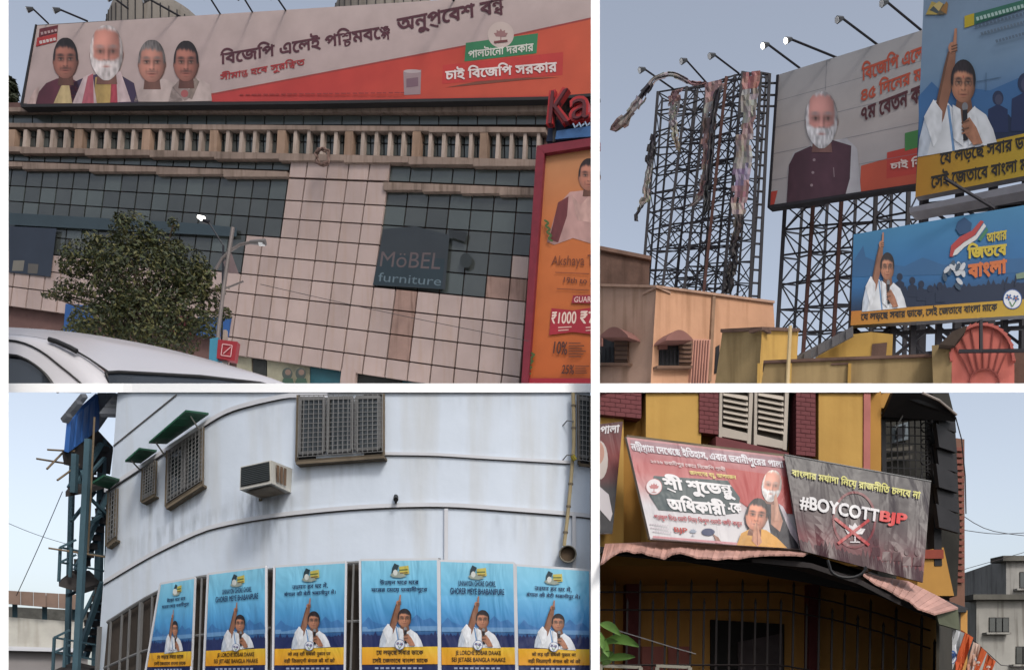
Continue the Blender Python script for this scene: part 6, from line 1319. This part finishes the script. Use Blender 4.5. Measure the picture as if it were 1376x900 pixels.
# plant
pl = thing('potted_plant', 'broad leaved green plant poking through the porch railing', 'plant'); M_pl = mat('green_leaf', (96, 132, 62), .45, .25, 5, rnd=.15)
def leaf(base, tip, wd, bend):
    b = MB(); base, tip = Vector(base), Vector(tip); d = tip-base; sd = d.cross(Vector((0, 1, .3))).normalized(); rows = []
    for k in range(7):
        t_ = k/6; c = base+d*t_+Vector((0, -.03, bend*math.sin(math.pi*t_))); w_ = wd*math.sin(math.pi*min(1, t_*.9+.06))**.8
        rows.append([c-sd*w_+Vector((0, -.012, 0)), c, c+sd*w_+Vector((0, -.012, 0))])
    b.grid(rows); b.build('leaf', M_pl, pl, True)
for a_, c_, w_, be in (((806, 838), (834, 853), .045, .03), ((812, 862), (858, 868), .055, .05), ((806, 850), (818, 882), .04, -.01), ((812, 885), (853, 882), .04, .01), ((806, 888), (824, 876), .04, .02), ((806, 868), (830, 862), .035, .03), ((800, 845), (812, 872), .04, 0), ((808, 893), (822, 888), .03, .01)):
    leaf(P(*a_, 8.95), P(*c_, 8.85), w_, be)
b = MB(); q_ = P(810, 900, 9.0); b.tube([Vector((q_.x, q_.y, 0)), q_, P(808, 850, 8.98)], .025, 6); b.build('stem', mat('green_stem', (84, 100, 56), .7, .2), pl); setbase(pl, (q_.x, q_.y, 0))
# bunting flags
M_or = print_mat('bunting_cloth', .8, .1, 1.0, .2)
for k, (qd, kind) in enumerate((([(1280, 843), (1296, 850), (1278, 905), (1258, 905)], 'w'), ([(1292, 846), (1308, 856), (1290, 908), (1272, 908)], 'o'), ([(1308, 862), (1318, 866), (1308, 906), (1296, 906)], 'p'), ([(1316, 866), (1326, 876), (1312, 908), (1304, 908)], 'o'), ([(1327, 878), (1338, 888), (1330, 908), (1318, 908)], 'o'))):
    S = Curve(lambda x, y, k=k: 11.0+k*.35+.04*math.sin(x*.4+y*.2), .002); t = thing('bunting_flag', {'w': 'white party flag with a round flower emblem at the awning end', 'p': 'pale narrow flag between two orange flags', 'o': {1: 'broad orange flag hanging against the white emblem flag', 3: 'orange flag hanging below the pale narrow flag', 4: 'small orange flag at the low end of the bunting'}.get(k)}[kind], 'flag', 'street bunting flags')
    b = MB(); b.grid([[S.at(*bil(qd, i/4, j/4)) for i in range(5)] for j in range(5)]); b.grid([[S.at(*bil(qd, i/4, j/4))+Vector((0, .012, 0)) for i in range(5)] for j in range(5)]); b.build('cloth', M_wtrim if kind != 'o' else mat('orange_cloth', (206, 98, 52), .8, .15, 3), t)
    p = Print(S, M_or); p.l = .012; col = {'w': [(0, (186, 188, 190)), (1, (206, 206, 208))], 'p': [(0, (214, 190, 176)), (1, (200, 130, 96))], 'o': [(0, (206, 98, 52)), (1, (196, 82, 42))]}[kind]; p.grad(qd, col, 3, 3); p.build('print', t)
    if kind == 'w': p = Print(S, M_or); p.l = .016; twin_flower(p, 1276, 882, 10); p.build('round_emblem', t)
    else: p = Print(S, M_or); p.l = .016; lotus(p, *bil(qd, .5, .5), 5, (224, 214, 206)); p.build('flower_emblem', t)
    setbase(t, S.at(*bil(qd, .5, 0)))
b = MB(); b.tube([P(1262, 836, 11), P(1300, 852, 11.7), P(1345, 893, 12.6), P(1400, 900, 14)], .012, 5); tag(b.build('bunting_line', M_wire), 'thin cord carrying the street bunting flags', 'cord')
# far grey blocks
M_conc = mat('weathered_concrete', (168, 166, 160), .95, .3, .35, .2, streak=.6)
def far_block(label, D, dep, face, top_y, roof, win, m=M_conc, flank=None):
    t = thing('concrete_block', label, 'building'); S = vplane(face[0], D, face[1], D+.6); x0, x1 = face
    def wl(a_, c_, y0, y1, S=S): f = [S.at(a_, y0), S.at(c_, y1)]; f += [zb(q) for q in reversed(f)]; return f
    f = wl(x0, x1, top_y, top_y); b = MB(); b.prism(f, [q+Vector((0, dep, 0)) for q in f]); b.build('wall', m, t)
    if flank:
        S2 = vplane(flank, D+5, x0, D); f = wl(flank, x0, top_y+flank_drop, top_y, S2); b = MB(); b.prism(f, [q+Vector((.3, .4, 0)) for q in f]); b.build('wall', mat('weathered_flank', (150, 150, 146), .95, .3, .4, .2, streak=.6), t)
    slab_obj('cornice', S, [(x0-4, top_y-4), (x1+2, top_y-4), (x1+2, top_y+3), (x0-4, top_y+3)], 1.0, mat('mould_cornice', (98, 96, 90), .95, .4, 1), t, .35)
    for a_, y0, c_, y1 in win:
        wn = slab_obj('window', S, [(a_, y0), (c_, y0), (c_, y1), (a_, y1)], .1, M_dark, t, .02)
        n = max(1, int((c_-a_)/9))
        for k in range(n): slab_obj('pane', S, [(a_+1+(c_-a_)*k/n, y0+1), (a_+(c_-a_)*(k+1)/n-.8, y0+1), (a_+(c_-a_)*(k+1)/n-.8, y1-1), (a_+1+(c_-a_)*k/n, y1-1)], .03, MATS['window_pane'], wn, .06)
        slab_obj('sill', S, [(a_-3, y1), (c_+3, y1), (c_+3, y1+2.5), (a_-3, y1+2.5)], .3, m, wn, .3)
    setbase(t, zb(S.at((x0+x1)/2, 900))); return t, S
flank_drop = 28
t, S = far_block('mouldy grey concrete block with a three pane window', 38, 7, (1312, 1384), 802, 0, [(1329, 829, 1356, 849), (1365, 868, 1384, 892)], flank=1292)
slab_obj('balcony', S, [(1327, 862), (1384, 862), (1384, 868), (1327, 868)], 1.0, M_conc, t, .8); [setattr(t.children[-1], 'location', -t.location)]
slab_obj('dark_opening', S, [(1329, 876), (1352, 876), (1352, 886), (1329, 886)], .1, M_dark, t, .03); t.children[-1].location = -t.location
flank_drop = 10
far_block('taller weathered concrete block rising behind the mouldy one', 48, 7, (1352, 1400), 750, 0, [(1370, 768, 1384, 790)], mat('old_concrete', (158, 156, 152), .95, .35, .3, .2, streak=.65), flank=1341)
# street wires
for pts, nm in (([(1290, 690), (1330, 712), (1400, 722)], 'slack wire from the balcony bay across the sky'), ([(1296, 712), (1340, 717), (1400, 714)], 'nearly level wire across the pale sky'), ([(1294, 765), (1340, 752), (1400, 735)], 'wire rising toward the taller concrete block')):
    d = dense([(x, y, 0) for x, y in pts], 10); b = MB(); b.tube([P(x, y, 16) for x, y, _ in d], .010, 4); tag(b.build('overhead_wire', M_wire), nm, 'wire')
print('LR ok')
